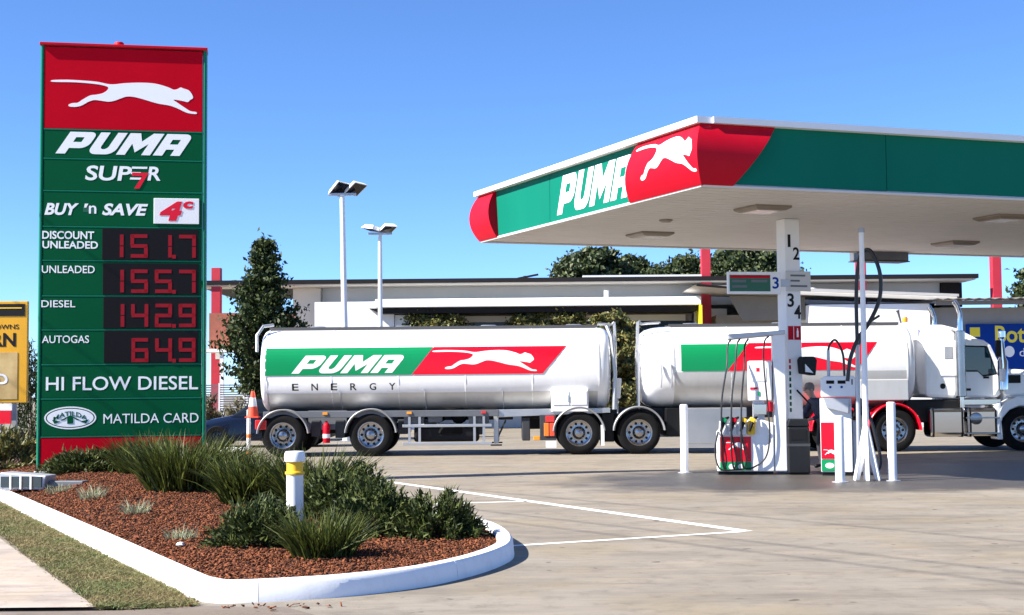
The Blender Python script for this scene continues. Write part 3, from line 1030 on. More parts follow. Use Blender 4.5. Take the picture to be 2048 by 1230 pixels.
# white capping
def cap_run(p, q):
    mb = MB()
    d = (q - p).normalized()
    nn = Vector((-d.y, d.x))
    pts = [(p - nn * 0.14), (q - nn * 0.14), (q + nn * 0.14), (p + nn * 0.14)]
    pts = [v - CO for v in pts]
    mb.add([(v.x, v.y, CZ1 - 0.015) for v in pts] + [(v.x, v.y, CZ1 + 0.085) for v in pts], [(0, 3, 2, 1), (4, 5, 6, 7), (0, 1, 5, 4), (1, 2, 6, 5), (2, 3, 7, 6), (3, 0, 4, 7)])
    mb.build('capping', 'white', CAN)
cap_run(CN + CV * -0.1, CN + CV * (CW + 0.1))
cap_run(CN + CU * 0.15, CN + CU * CL)
cap_run(CN + CV * CW + CU * 0.15, CN + CV * CW + CU * CL)
# soffit planks along the length
npl = 30
for i in range(npl):
    w = CW / npl
    p = [CN + CV * (i * w) + CU * 0.02, CN + CV * (i * w) + CU * CL, CN + CV * ((i + 1) * w - 0.032) + CU * CL, CN + CV * ((i + 1) * w - 0.032) + CU * 0.02]
    p = [q - CO for q in p]
    mb = MB()
    zz = CZ0 + 0.004
    mb.add([(v.x, v.y, zz) for v in p] + [(v.x, v.y, zz + 0.03) for v in p], [(0, 3, 2, 1), (4, 5, 6, 7), (0, 1, 5, 4), (1, 2, 6, 5), (2, 3, 7, 6), (3, 0, 4, 7)])
    mb.build('soffit_plank', 'soffit', CAN)
mb = MB()
p = [CN + CU * 0.05 + CV * 0.05, CN + CU * (CL - .05) + CV * 0.05, CN + CU * (CL - .05) + CV * (CW - .05), CN + CU * 0.05 + CV * (CW - .05)]
p = [q - CO for q in p]
mb.add([(v.x, v.y, CZ0 + 0.06) for v in p] + [(v.x, v.y, CZ1 - 0.1) for v in p], [(0, 3, 2, 1), (4, 5, 6, 7), (0, 1, 5, 4), (1, 2, 6, 5), (2, 3, 7, 6), (3, 0, 4, 7)])
mb.build('roof_deck', 'soffit_dark', CAN)
# drip channel along the soffit edge
for a, b in ((CN, CN + CV * CW), (CN, CN + CU * CL), (CN + CV * CW, CN + CV * CW + CU * CL)):
    mb = MB()
    mb.tube([(*(a - CO), CZ0 - 0.005), (*(b - CO), CZ0 - 0.005)], 0.03, 6)
    mb.build('edge_channel', 'soffit', CAN)
# fascia artwork, laid on the curved panels
def on_fascia(name, geo, side, matk, parent, s0, s1, t0, t1, proud, flip):
    a, fs = fit(geo, 0, 1, t0, t1)
    a, fs = slice_geo(a, fs, [t0 + (t1 - t0) * i / 8 for i in range(1, 8)])
    def fn(x, t, o):
        s = s1 + (s0 - s1) * x if flip else s0 + (s1 - s0) * x
        return fpt(side, s, t, proud + 0.006 + o, proud == 0)
    return mapped(name, (a, fs), matk, parent, fn)
on_fascia('lettering', brand_geo(shear=0.42), 'L', 'white_letter', greenL, 2.22, 5.18, 0.13, 0.86, 0.0, True)
on_fascia('emblem', cat_geo(), 'L', 'white_letter', redL, -0.10, 1.85, 0.20, 0.88, PR, True)
# soffit luminaires, square drop lenses
for i, (x, y, sc) in enumerate(((4.47, 24.75, 1.0), (2.86, 28.77, 1.0), (9.91, 31.14, 1.0), (9.3, 26.4, 1.0))):
    mb = MB()
    h = 0.36 * sc
    ring = lambda hh, z: [(CU.x * a * hh + CV.x * b * hh, CU.y * a * hh + CV.y * b * hh, z) for a, b in ((-1, -1), (1, -1), (1, 1), (-1, 1))]
    mb.loft([ring(h, CZ0 + 0.01), ring(h, CZ0 - 0.035), ring(h * 0.8, CZ0 - 0.075)])
    lum = mb.build('luminaire', 'lamp_bronze', CAN, loc=(x - CO.x, y - CO.y, 0), bevel=0.01)
    mb = MB()
    mb.loft([ring(h * 0.72, CZ0 - 0.074), ring(h * 0.68, CZ0 - 0.085)])
    mb.build('lens', 'lamp_lens', lum)
mb = MB()
mb.lathe([(0.13, CZ0 + 0.01), (0.13, CZ0 - 0.02), (0.08, CZ0 - 0.05), (0.001, CZ0 - 0.05)], c=(2.94 - CO.x, 26.47 - CO.y, 0), n=14)
mb.build('smoke_vent', 'lamp_bronze', CAN, smooth=True)
# the pump column, square and turned with the canopy
CROT = math.atan2(CU.y, CU.x)
PCOL = thing('canopy_column', 'square grey white canopy column numbered 1 2 3 4', 'column', (5.28, 26.62, 0), CROT)
mb = MB()
mb.box((-0.16, -0.16, 0), (0.16, 0.16, 4.80))
mb.build('shaft', 'white', PCOL, bevel=0.012)
mb = MB()
mb.box((-0.21, -0.21, 0), (0.21, 0.21, 0.16))
mb.build('foot_collar', 'galvanised', PCOL, bevel=0.01)
for ch, x0, x1, z0, z1 in (('1', -0.10, -0.04, 4.26, 4.50), ('2', 0.01, 0.15, 4.02, 4.26), ('3', -0.13, 0.01, 3.12, 3.38), ('4', 0.01, 0.155, 2.90, 3.16)):
    flat('numeral', fit(text_geo(ch, bold=0.02), x0, x1, z0, z1), 'black', PCOL, -0.163)
for px_, w in ((-0.07, 0.0), (0.07, 0.0)):
    pass
mb = MB()
mb.box((-0.13, -0.167, 2.50), (-0.02, -0.161, 2.76))
mb.box((0.0, -0.167, 2.50), (0.14, -0.161, 2.76))
sg = mb.build('safety_sticker', 'red', PCOL)
flat('sticker_symbol', loops_geo([[(0.05, 2.55), (0.09, 2.55), (0.09, 2.66), (0.08, 2.69), (0.08, 2.72), (0.06, 2.72), (0.06, 2.69), (0.05, 2.66)]], 0.001), 'white_letter', sg, -0.169)
for k in range(9):
    mb = MB()
    z = 2.06 - k * 0.115
    mb.box((-0.125, -0.164, z), (-0.085, -0.161, z + 0.075))
    mb.build('print_mark', 'red' if k < 2 else 'green_sign', PCOL)
# blade sign that reaches out from the column toward the left and back
BL = thing('pump_blade_sign', 'angled pump number board reading 3 on the canopy column', 'sign', (5.28, 26.62, 0), 0)
A0, A1 = Vector((-0.21, -0.26)), Vector((-1.24, -0.42))
d = (A1 - A0).normalized()
nn = Vector((-d.y, d.x))
ang = math.atan2(-d.y, -d.x)
BB = bpy.data.objects.new('board_holder', None)
bl = MB()
bl.box((0, -0.03, 3.36), ((A1 - A0).length, 0.03, 3.78))
bo = bl.build('board', 'white', BL, bevel=0.01, loc=(A1.x, A1.y, 0), rz=ang)
w = (A1 - A0).length
mb = MB()
mb.box((0.04, -0.036, 3.41), (w * 0.80, -0.031, 3.72))
scr = mb.build('board_face', 'green_dark', bo)
mb = MB()
mb.box((0.05, -0.040, 3.66), (w * 0.79, -0.037, 3.71))
mb.build('red_stripe', 'red', bo)
for x0, x1, z in ((0.08, 0.34, 3.58), (0.44, 0.74, 3.58), (0.08, 0.36, 3.48)):
    mb = MB()
    mb.box((x0 * w, -0.040, z), (x1 * w, -0.037, z + 0.045))
    mb.build('print_line', 'grey_metal', bo)
flat('numeral', fit(text_geo('3', bold=0.015), w * 0.84, w * 0.96, 3.46, 3.68), 'blue_sign', bo, -0.033)
bracket = MB()
bracket.box((w - 0.02, -0.02, 3.50), (w + 0.18, 0.02, 3.64))
bracket.build('bracket', 'galvanised', bo)
NB = thing('notice_board', 'small grey notice board with three text lines on the column', 'sign', (5.28, 26.62, 0), CROT)
mb = MB()
mb.box((-0.17, -0.20, 3.42), (0.36, -0.172, 3.80))
nb = mb.build('board', 'render_grey', NB, bevel=0.006)
for k in range(3):
    mb = MB()
    mb.box((-0.08, -0.204, 3.70 - k * 0.10), ((0.24, 0.12, 0.28)[k], -0.2015, 3.735 - k * 0.10))
    mb.build('print_line', 'grey_metal', nb)

# ------------------------------------------------------------------ pumps and what stands on the island
def hose(name, pts, r, parent, k=8):
    mb = MB()
    mb.tube(smooth_line(pts, k), r, 8)
    return mb.build(name, 'hose', parent, smooth=True)
D1 = thing('fuel_dispenser', 'white multi-hose fuel dispenser with coloured nozzles and red front', 'fuel pump', (4.32, 26.2, 0), rad(-7))
# local frame: x right, front at -y
mb = MB()
mb.prism([(-0.52, 0.06), (0.52, 0.06), (0.52, 0.95), (0.16, 1.05), (0.05, 0.98), (-0.40, 0.90), (-0.52, 0.78)], -0.22, 0.30)
mb.build('cabinet', 'white', D1, bevel=0.02)
mb = MB()
mb.box((-0.50, -0.19, 0.0), (0.50, 0.28, 0.06))
mb.build('plinth', 'black', D1)
mb = MB()
mb.box((-0.47, -0.236, 0.24), (0.10, -0.222, 0.70))
rp = mb.build('front_panel', 'red_truck', D1, bevel=0.005)
flat('emblem', fit(cat_geo(0.002), -0.36, 0.0, 0.44, 0.60), 'white_letter', rp, -0.238)
mb = MB()
mb.box((-0.47, -0.236, 0.08), (0.10, -0.222, 0.235))
gp = mb.build('base_panel', 'green_truck', D1, bevel=0.005)
for k in (-0.26, -0.09):
    flat('base_mark', loops_geo([ell(k, 0.15, 0.055, 0.05, 16)], 0.002), 'white_letter', gp, -0.238)
mb = MB()
mb.box((0.16, -0.16, 1.0), (0.36, 0.24, 1.42))
mb.build('neck', 'galvanised', D1)
mb = MB()
mb.box((0.08, -0.22, 1.36), (0.50, 0.28, 2.10))
hd = mb.build('display_head', 'white', D1, bevel=0.02)
mb = MB()
mb.box((0.12, -0.228, 1.72), (0.40, -0.221, 1.98))
mb.build('sticker', 'white_letter', hd)
mb = MB()
mb.box((0.10, -0.232, 1.57), (0.24, -0.221, 1.61))
mb.box((0.22, -0.232, 1.90), (0.28, -0.2285, 1.97))
mb.build('red_mark', 'red_truck', hd)
mb = MB()
mb.box((0.24, -0.231, 1.45), (0.28, -0.221, 1.53))
mb.build('green_mark', 'green_truck', hd)
mb = MB()
mb.box((0.16, -0.24, 1.10), (0.40, -0.165, 1.30))
mb.build('display', 'chrome', D1, bevel=0.01)
mb = MB()
mb.box((0.53, -0.20, 0.06), (0.76, 0.26, 2.60))
mb.build('hose_mast', 'white', D1, bevel=0.02)
mb = MB()
mb.prism([(-0.28, 2.50), (0.76, 2.585), (0.76, 2.66), (-0.28, 2.60)], -0.24, 0.28)
mb.build('hose_arm', 'galvanised', D1, bevel=0.012)
mb = MB()
mb.box((0.40, -0.24, 1.16), (0.52, -0.205, 1.34))
mb.build('nozzle_tag', 'red_truck', D1, bevel=0.01)
ncols = ('green_truck', 'red', 'yellow', 'yellow')
nxs = (-0.42, -0.24, -0.06, 0.10)
tops = ((-0.22, -0.05), (-0.06, -0.16), (0.10, 0.1), (0.46, -0.22))
for k in range(4):
    x = nxs[k]
    mb = MB()
    mb.prism([(x - 0.07, 0.74), (x + 0.07, 0.74), (x + 0.09, 0.99), (x - 0.05, 0.99)], -0.30, -0.18)
    mb.build('nozzle_boot', 'white' if k < 3 else 'yellow', D1, bevel=0.01)
    mb = MB()
    mb.tube([(x - 0.03, -0.34, 0.80), (x + 0.01, -0.36, 0.93), (x + 0.06, -0.33, 1.03), (x + 0.12, -0.28, 1.06)], [0.022, 0.035, 0.035, 0.02], 8)
    nz = mb.build('nozzle', 'black', D1, smooth=True)
    mb = MB()
    mb.obox((x + 0.03, -0.345, 1.01), (0.11, 0.07, 0.08), (0, 0.5, 0))
    mb.build('nozzle_cover', ncols[k], nz, bevel=0.015)
    mb = MB()
    tx_, ty_ = tops[k]
    if k < 3:
        hose('hose', [(tx_, ty_, 2.52), (tx_ - 0.07, ty_ - 0.06, 2.38), (tx_ - 0.10, -0.30, 2.0), (x + 0.0, -0.36, 1.4), (x - 0.02, -0.40, 0.8), (x - 0.02, -0.38, 0.35), (x + 0.02, -0.34, 0.12), (x + 0.06, -0.36, 0.3), (x - 0.02, -0.36, 0.78)], 0.017, D1)
    else:
        hose('hose', [(0.46, -0.22, 2.55), (0.38, -0.26, 2.44), (0.36, -0.28, 2.0), (0.42, -0.28, 1.2), (0.44, -0.28, 0.7), (0.36, -0.28, 0.32), (0.14, -0.27, 0.14), (0.0, -0.30, 0.12), (-0.2, -0.33, 0.10), (-0.48, -0.34, 0.12), (-0.56, -0.30, 0.45), (-0.50, -0.30, 0.80)], 0.015, D1)

D2 = thing('fuel_dispenser', 'white pump with wide display head and red lower panel beside the tall mast', 'fuel pump', (5.96, 25.75, 0), rad(-12))
mb = MB()
mb.box((-0.30, -0.24, 0.0), (0.34, 0.26, 0.06))
mb.build('plinth', 'black', D2)
mb = MB()
mb.box((-0.32, -0.26, 0.06), (0.24, 0.28, 1.40))
mb.build('cabinet', 'white', D2, bevel=0.015)
mb = MB()
mb.box((0.25, -0.20, 0.06), (0.42, 0.24, 0.98))
mb.build('side_cabinet', 'galvanised', D2, bevel=0.012)
mb = MB()
mb.box((-0.315, -0.275, 0.30), (-0.02, -0.262, 0.96))
rp = mb.build('front_panel', 'red_truck', D2, bevel=0.005)
flat('emblem', fit(cat_geo(0.002), -0.28, -0.05, 0.36, 0.47), 'white_letter', rp, -0.277)
mb = MB()
mb.box((-0.315, -0.275, 0.08), (-0.02, -0.262, 0.29))
gp = mb.build('base_panel', 'green_truck', D2, bevel=0.005)
flat('base_mark', loops_geo([ell(-0.17, 0.18, 0.08, 0.05, 16)], 0.002), 'white_letter', gp, -0.277)
mb = MB()
mb.prism([(-0.30, 1.42), (0.34, 1.42), (0.34, 1.74), (0.28, 1.80), (-0.24, 1.80), (-0.30, 1.74)], -0.32, 0.32)
hd = mb.build('display_head', 'white', D2, bevel=0.02)
for k in (-0.13, 0.07):
    mb = MB()
    mb.box((k - 0.07, -0.328, 1.66), (k + 0.07, -0.321, 1.72))
    mb.build('display', 'display_black', hd, bevel=0.003)
    mb = MB()
    mb.box((k - 0.02, -0.326, 1.58), (k + 0.02, -0.321, 1.62))
    mb.build('key_button', 'blue_sign', hd)
flat('numeral', fit(text_geo('1', bold=0.01), 0.245, 0.265, 1.64, 1.74), 'black', hd, -0.323)
mb = MB()
mb.prism([(-0.20, 1.22), (0.18, 1.12), (0.20, 1.40), (-0.26, 1.40)], -0.34, -0.262)
mb.build('card_reader', 'galvanised', D2, bevel=0.01)
mb = MB()
mb.obox((0.36, -0.26, 1.22), (0.16, 0.10, 0.34), (0, 0.15, 0))
mb.build('nozzle_boot', 'black', D2, bevel=0.02)
mb = MB()
mb.tube([(0.36, -0.33, 1.05), (0.40, -0.36, 1.2), (0.42, -0.33, 1.33), (0.36, -0.28, 1.42)], [0.025, 0.04, 0.035, 0.02], 8)
mb.build('nozzle', 'chassis', D2, smooth=True)
for k in (-0.15, 0.38):
    hose('hose_loop', [(k, 0, 1.78), (k, 0, 2.25), (k + 0.06, 0, 2.42), (k + 0.15, -0.05, 2.45), (k + 0.26, -0.1, 2.2), (k + 0.28, -0.12, 1.8)] if k < 0 else
         [(k, -0.1, 1.4), (k - 0.02, -0.1, 2.1), (k + 0.05, -0.1, 2.45), (k + 0.2, -0.05, 2.75), (k + 0.40, 0.0, 2.9)], 0.022, D2)
hose('hose', [(0.40, -0.36, 1.1), (0.42, -0.42, 0.8), (0.40, -0.46, 0.45), (0.46, -0.48, 0.15), (0.58, -0.46, 0.05), (0.72, -0.42, 0.25), (0.62, -0.40, 0.8), (0.50, -0.34, 1.25)], 0.03, D2)
for k, zt in ((-0.15, 2.28), ):
    mb = MB()
    mb.cyl((k, 0, 1.78), (k, 0, zt), 0.03, n=10)
    mb.build('hose_sleeve', 'galvanised', D2, smooth=True)

def bollard(label, loc, h, r=0.085, cap='white'):
    t = thing('bollard', label, 'bollard', loc, 0, 'white steel bollards on the pump island')
    mb = MB()
    mb.lathe([(r, 0), (r, h - 0.03), (r * 0.9, h - 0.008), (r * 0.6, h), (0.001, h)], n=20)
    mb.build('post', 'white', t, smooth=True)
    mb = MB()
    mb.lathe([(r + 0.06, 0), (r + 0.06, 0.012), (r + 0.002, 0.014)], n=20)
    mb.build('base_flange', 'galvanised', t)
    return t
bollard('white bollard left of the multi-hose dispenser, outermost of the island', (3.25, 26.7, 0), 1.30, 0.075)
bollard('white bollard directly in front of the red-panelled pump', (5.50, 23.70, 0), 1.12, 0.08)
bollard('white bollard right of the flared white mast', (6.45, 23.95, 0), 1.34, 0.075)
MA = thing('hose_mast', 'tall white mast with finned flared foot beside the pumps', 'mast', (6.09, 24.25, 0), 0)
mb = MB()
mb.cyl((0, 0, 0), (0, 0, 4.30), 0.055, 0.042, 16)
mb.build('pole', 'white', MA, smooth=True)
for k in range(6):
    a = k * math.pi * 2 / 6 + 0.35
    c, s = math.cos(a), math.sin(a)
    mb = MB()
    t_ = 0.026
    vs = []
    for sg_ in (-1, 1):
        vs += [(0.05 * c - sg_ * t_ * s, 0.05 * s + sg_ * t_ * c, 0.92), (0.25 * c - sg_ * t_ * s, 0.25 * s + sg_ * t_ * c, 0.0), (0.17 * c - sg_ * t_ * s, 0.17 * s + sg_ * t_ * c, 0.0), (0.05 * c - sg_ * t_ * s, 0.05 * s + sg_ * t_ * c, 0.40)]
    mb.add(vs, [(0, 1, 2, 3), (7, 6, 5, 4), (0, 4, 5, 1), (1, 5, 6, 2), (2, 6, 7, 3), (3, 7, 4, 0)])
    mb.build('foot_fin', 'white', MA, bevel=0.004)
mb = MB()
mb.cyl((0, 0, 4.28), (0, 0, 4.36), 0.065, 0.05, 14)
mb.build('top_cap', 'galvanised', MA, smooth=True)
hose('hose', [(0.08, 0.75, 0.5), (0.05, 0.75, 1.2), (0.06, 0.72, 2.2), (0.06, 0.70, 3.2), (0.10, 0.65, 3.80), (0.20, 0.60, 4.02), (0.32, 0.55, 3.98), (0.44, 0.5, 3.6), (0.42, 0.5, 3.15), (0.22, 0.5, 2.72), (0.02, 0.5, 2.45), (-0.12, 0.5, 2.1), (-0.18, 0.5, 1.7)], 0.035, MA)
mb = MB()
mb.cyl((0.05, 0.75, 0.3), (0.06, 0.70, 2.35), 0.04, n=10)
mb.build('hose_pipe', 'galvanised', MA, smooth=True)
BX = thing('hose_gantry_box', 'flat grey gantry box under the far edge of the canopy', 'box', (8.8, 33.4, 0), CROT)
mb = MB()
mb.box((-0.68, -0.22, 4.60), (0.68, 0.22, 4.82))
mb.build('housing', 'grey_metal', BX, bevel=0.015)
mb = MB()
mb.box((-0.70, -0.24, 4.575), (0.70, 0.24, 4.598))
mb.build('rim', 'chassis', BX)
BN = thing('litter_bin', 'black litter bin between the canopy column and the red-panelled pump', 'bin', (5.27, 26.0, 0), rad(-8))
mb = MB()
mb.box((-0.20, -0.20, 0.02), (0.20, 0.20, 0.88))
mb.build('body', 'bin', BN, bevel=0.03)
mb = MB()
mb.prism([(-0.21, 0.88), (0.21, 0.88), (0.17, 1.02), (-0.17, 1.02)], -0.21, 0.21)
mb.build('lid', 'bin', BN, bevel=0.02)
mb = MB()
mb.box((-0.14, -0.208, 0.64), (0.14, -0.201, 0.82))
mb.build('opening', 'black', BN)
mb = MB()
mb.box((-0.205, -0.206, 0.52), (0.205, 0.206, 0.57))
mb.build('band', 'chassis', BN)
TV = thing('service_box', 'black squeegee and towel box fixed to the canopy column', 'box', (5.28, 26.62, 0), CROT)
mb = MB()
mb.prism([(0.06, 1.86), (0.32, 1.82), (0.36, 2.12), (0.30, 2.18), (0.08, 2.18), (0.04, 2.12)], -0.38, -0.17)
mb.build('housing', 'bin', TV, bevel=0.02)
mb = MB()
mb.prism([(0.09, 1.89), (0.26, 1.87), (0.09, 2.04)], -0.388, -0.382)
mb.build('paper_towel', 'white_letter', TV)
mb = MB()
mb.cyl((0.0, -0.22, 1.55), (0.26, -0.3, 1.25), 0.018, n=8)
mb.build('squeegee_handle', 'black', TV)

# person bending behind the pump
def person(label, loc, rz):
    pts = {'pelvis': (0, 0, 0.90, 0.135), 'waist': (0.06, 0, 1.04, 0.125), 'chest': (0.17, 0, 1.23, 0.145), 'neck0': (0.25, 0, 1.37, 0.075), 'neck': (0.29, 0, 1.43, 0.055),
           'head0': (0.34, 0, 1.50, 0.085), 'head': (0.37, 0, 1.57, 0.092), 'crown': (0.38, 0, 1.64, 0.06)}
    edges = [('pelvis', 'waist'), ('waist', 'chest'), ('chest', 'neck0'), ('neck0', 'neck'), ('neck', 'head0'), ('head0', 'head'), ('head', 'crown')]
    for s, sg_ in (('l', 1), ('r', -1)):
        pts.update({'sh' + s: (0.20, 0.17 * sg_, 1.31, 0.075), 'el' + s: (0.30, 0.24 * sg_, 1.05, 0.05), 'wr' + s: (0.50, 0.17 * sg_, 0.96, 0.035), 'pa' + s: (0.57, 0.16 * sg_, 0.95, 0.035),
                    'hip' + s: (-0.01, 0.09 * sg_, 0.86, 0.10), 'kn' + s: (0.05, 0.11 * sg_, 0.48, 0.066), 'an' + s: (0.0, 0.11 * sg_, 0.09, 0.045), 'to' + s: (0.17, 0.12 * sg_, 0.045, 0.04)})
        edges += [('chest', 'sh' + s), ('sh' + s, 'el' + s), ('el' + s, 'wr' + s), ('wr' + s, 'pa' + s), ('pelvis', 'hip' + s), ('hip' + s, 'kn' + s), ('kn' + s, 'an' + s), ('an' + s, 'to' + s)]
        for f in range(4):
            nm = 'f%s%d' % (s, f)
            pts[nm] = (0.62, (0.135 + 0.018 * f) * sg_, 0.94, 0.010)
            pts[nm + 't'] = (0.655 - 0.006 * abs(f - 1.5), (0.135 + 0.018 * f) * sg_, 0.915, 0.008)
            edges += [('pa' + s, nm), (nm, nm + 't')]
        pts['th' + s] = (0.575, 0.11 * sg_, 0.965, 0.011)
        pts['tt' + s] = (0.62, 0.105 * sg_, 0.96, 0.009)
        edges += [('wr' + s, 'th' + s), ('th' + s, 'tt' + s)]
    names = list(pts)
    bm = bmesh.new()
    sk = bm.verts.layers.skin.verify()
    bvs = []
    for nme in names:
        x, y, z, r = pts[nme]
        v = bm.verts.new((x, y, z))
        v[sk].radius = (r, r)
        v[sk].use_root = nme == 'pelvis'
        bvs.append(v)
    for a, b in edges:
        bm.edges.new((bvs[names.index(a)], bvs[names.index(b)]))
    me = bpy.data.meshes.new('body_skeleton')
    bm.to_mesh(me)
    bm.free()
    tmp = bpy.data.objects.new('tmp', me)
    COL.objects.link(tmp)
    tmp.modifiers.new('skin', 'SKIN')
    sb = tmp.modifiers.new('sub', 'SUBSURF')
    sb.levels = sb.render_levels = 2
    dg = bpy.context.evaluated_depsgraph_get()
    dg.update()
    body = bpy.data.meshes.new_from_object(tmp.evaluated_get(dg))
    bpy.data.objects.remove(tmp)
    body.materials.clear()
    for k in ('skin', 'shirt', 'trousers', 'black'):
        body.materials.append(M[k])
    for p in body.polygons:
        c = p.center
        if c.z > 1.40 or c.x > 0.44:
            p.material_index = 0
        elif c.z < 0.10:
            p.material_index = 3
        elif c.z < 0.94 and c.x < 0.25:
            p.material_index = 2
        else:
            p.material_index = 1
        p.use_smooth = True
    t = thing('person', label, 'person', loc, rz)
    obj_from('body', body, t)
    mb = MB()
    mb.lathe([(0.001, 0.10), (0.06, 0.09), (0.095, 0.04), (0.10, -0.03), (0.085, -0.07)], c=(0.345, 0, 1.60), n=18)
    mb.build('hair', 'hair', t, smooth=True)
    mb = MB()
    mb.tube([(0.455, 0, 1.57), (0.485, 0, 1.54), (0.458, 0, 1.525)], [0.012, 0.02, 0.014], 8)
    mb.build('nose', 'skin', t, smooth=True)
    for sg_ in (-1, 1):
        mb = MB()
        mb.lathe([(0.001, 0.006), (0.02, 0.004), (0.028, -0.004)], c=(0.36, 0.095 * sg_, 1.55), axis='y', n=10)
        mb.build('ear', 'skin', t)
        mb = MB()
        mb.lathe([(0.001, 0.012), (0.012, 0.0)], c=(0.452, 0.035 * sg_, 1.585), axis='x', n=8)
        mb.build('eye', 'black', t)
    mb = MB()
    mb.box((0.44, -0.025, 1.495), (0.452, 0.025, 1.503))
    mb.build('mouth', 'red', t)
    return t
person('person in dark clothes bent forward behind the pump', (6.12, 27.6, 0), rad(205))

# ------------------------------------------------------------------ tanker road train
def wheel_meshes(R=0.53, W=0.30):
    t = MB()
    t.lathe([(R * 0.60, 0.0), (R * 0.72, -0.015), (R * 0.90, -0.012), (R * 0.975, 0.012), (R, 0.05), (R, W - 0.05), (R * 0.975, W - 0.012), (R * 0.72, W), (R * 0.6, W)], axis='y', n=40)
    for k in range(3):
        t.lathe([(R + 0.001, 0.07 + k * 0.07), (R - 0.014, 0.075 + k * 0.07), (R - 0.014, 0.085 + k * 0.07), (R + 0.001, 0.09 + k * 0.07)], axis='y', n=40)
    tm = t.mesh('tyre', [M['rubber']], True)
    r = MB()
    r.lathe([(R * 0.60, -0.004), (R * 0.62, 0.0), (R * 0.60, 0.02), (R * 0.555, 0.03), (R * 0.54, 0.10), (R * 0.48, 0.115), (R * 0.30, 0.10), (R * 0.25, 0.06), (R * 0.22, 0.03), (R * 0.19, 0.0), (R * 0.12, -0.015), (0.001, -0.02)], axis='y', n=40)
    for k in range(10):
        a = 2 * math.pi * k / 10
        c, s = math.cos(a), math.sin(a)
        r.cyl((R * 0.43 * c, 0.095, R * 0.43 * s), (R * 0.43 * c, 0.13, R * 0.43 * s), 0.032, n=10, mi=1)
        a += math.pi / 10
        c, s = math.cos(a), math.sin(a)
        r.cyl((R * 0.33 * c, 0.06, R * 0.33 * s), (R * 0.33 * c, 0.105, R * 0.33 * s), 0.014, n=6)
    rm = r.mesh('rim', [M['alloy'], M['black']], True)
    return tm, rm
TYRE, RIM = wheel_meshes()
def wheel(parent, x, near=True, y=1.22):
    o = bpy.data.objects.new('wheel', TYRE)
    put(o, parent, (x, -y if near else y, 0.53), 0 if near else math.pi)
    r = bpy.data.objects.new('rim', RIM)
    put(r, o)
    return o
def axle(parent, x, dual=True):
    for near in (True, False):
        wheel(parent, x, near)
        if dual:
            o = bpy.data.objects.new('inner_wheel', TYRE)
            put(o, parent, (x, -0.88 if near else 0.88, 0.53), 0 if near else math.pi)
    mb = MB()
    mb.cyl((x, -0.85, 0.53), (x, 0.85, 0.53), 0.08, n=10)
    mb.build('axle', 'chassis', parent, smooth=True)
def fender(parent, x, matk='fender_alloy', r=0.605, a0=5, a1=175, w=0.5):
    mb = MB()
    mb.lathe([(r, -1.27), (r + 0.03, -1.285), (r + 0.045, -1.27), (r + 0.045, -1.27 + w), (r, -1.27 + w), (r, -1.27)], c=(x, 0, 0.53), axis='y', n=24, a0=rad(a0), a1=rad(a1))
    return mb.build('fender', matk, parent, smooth=True)

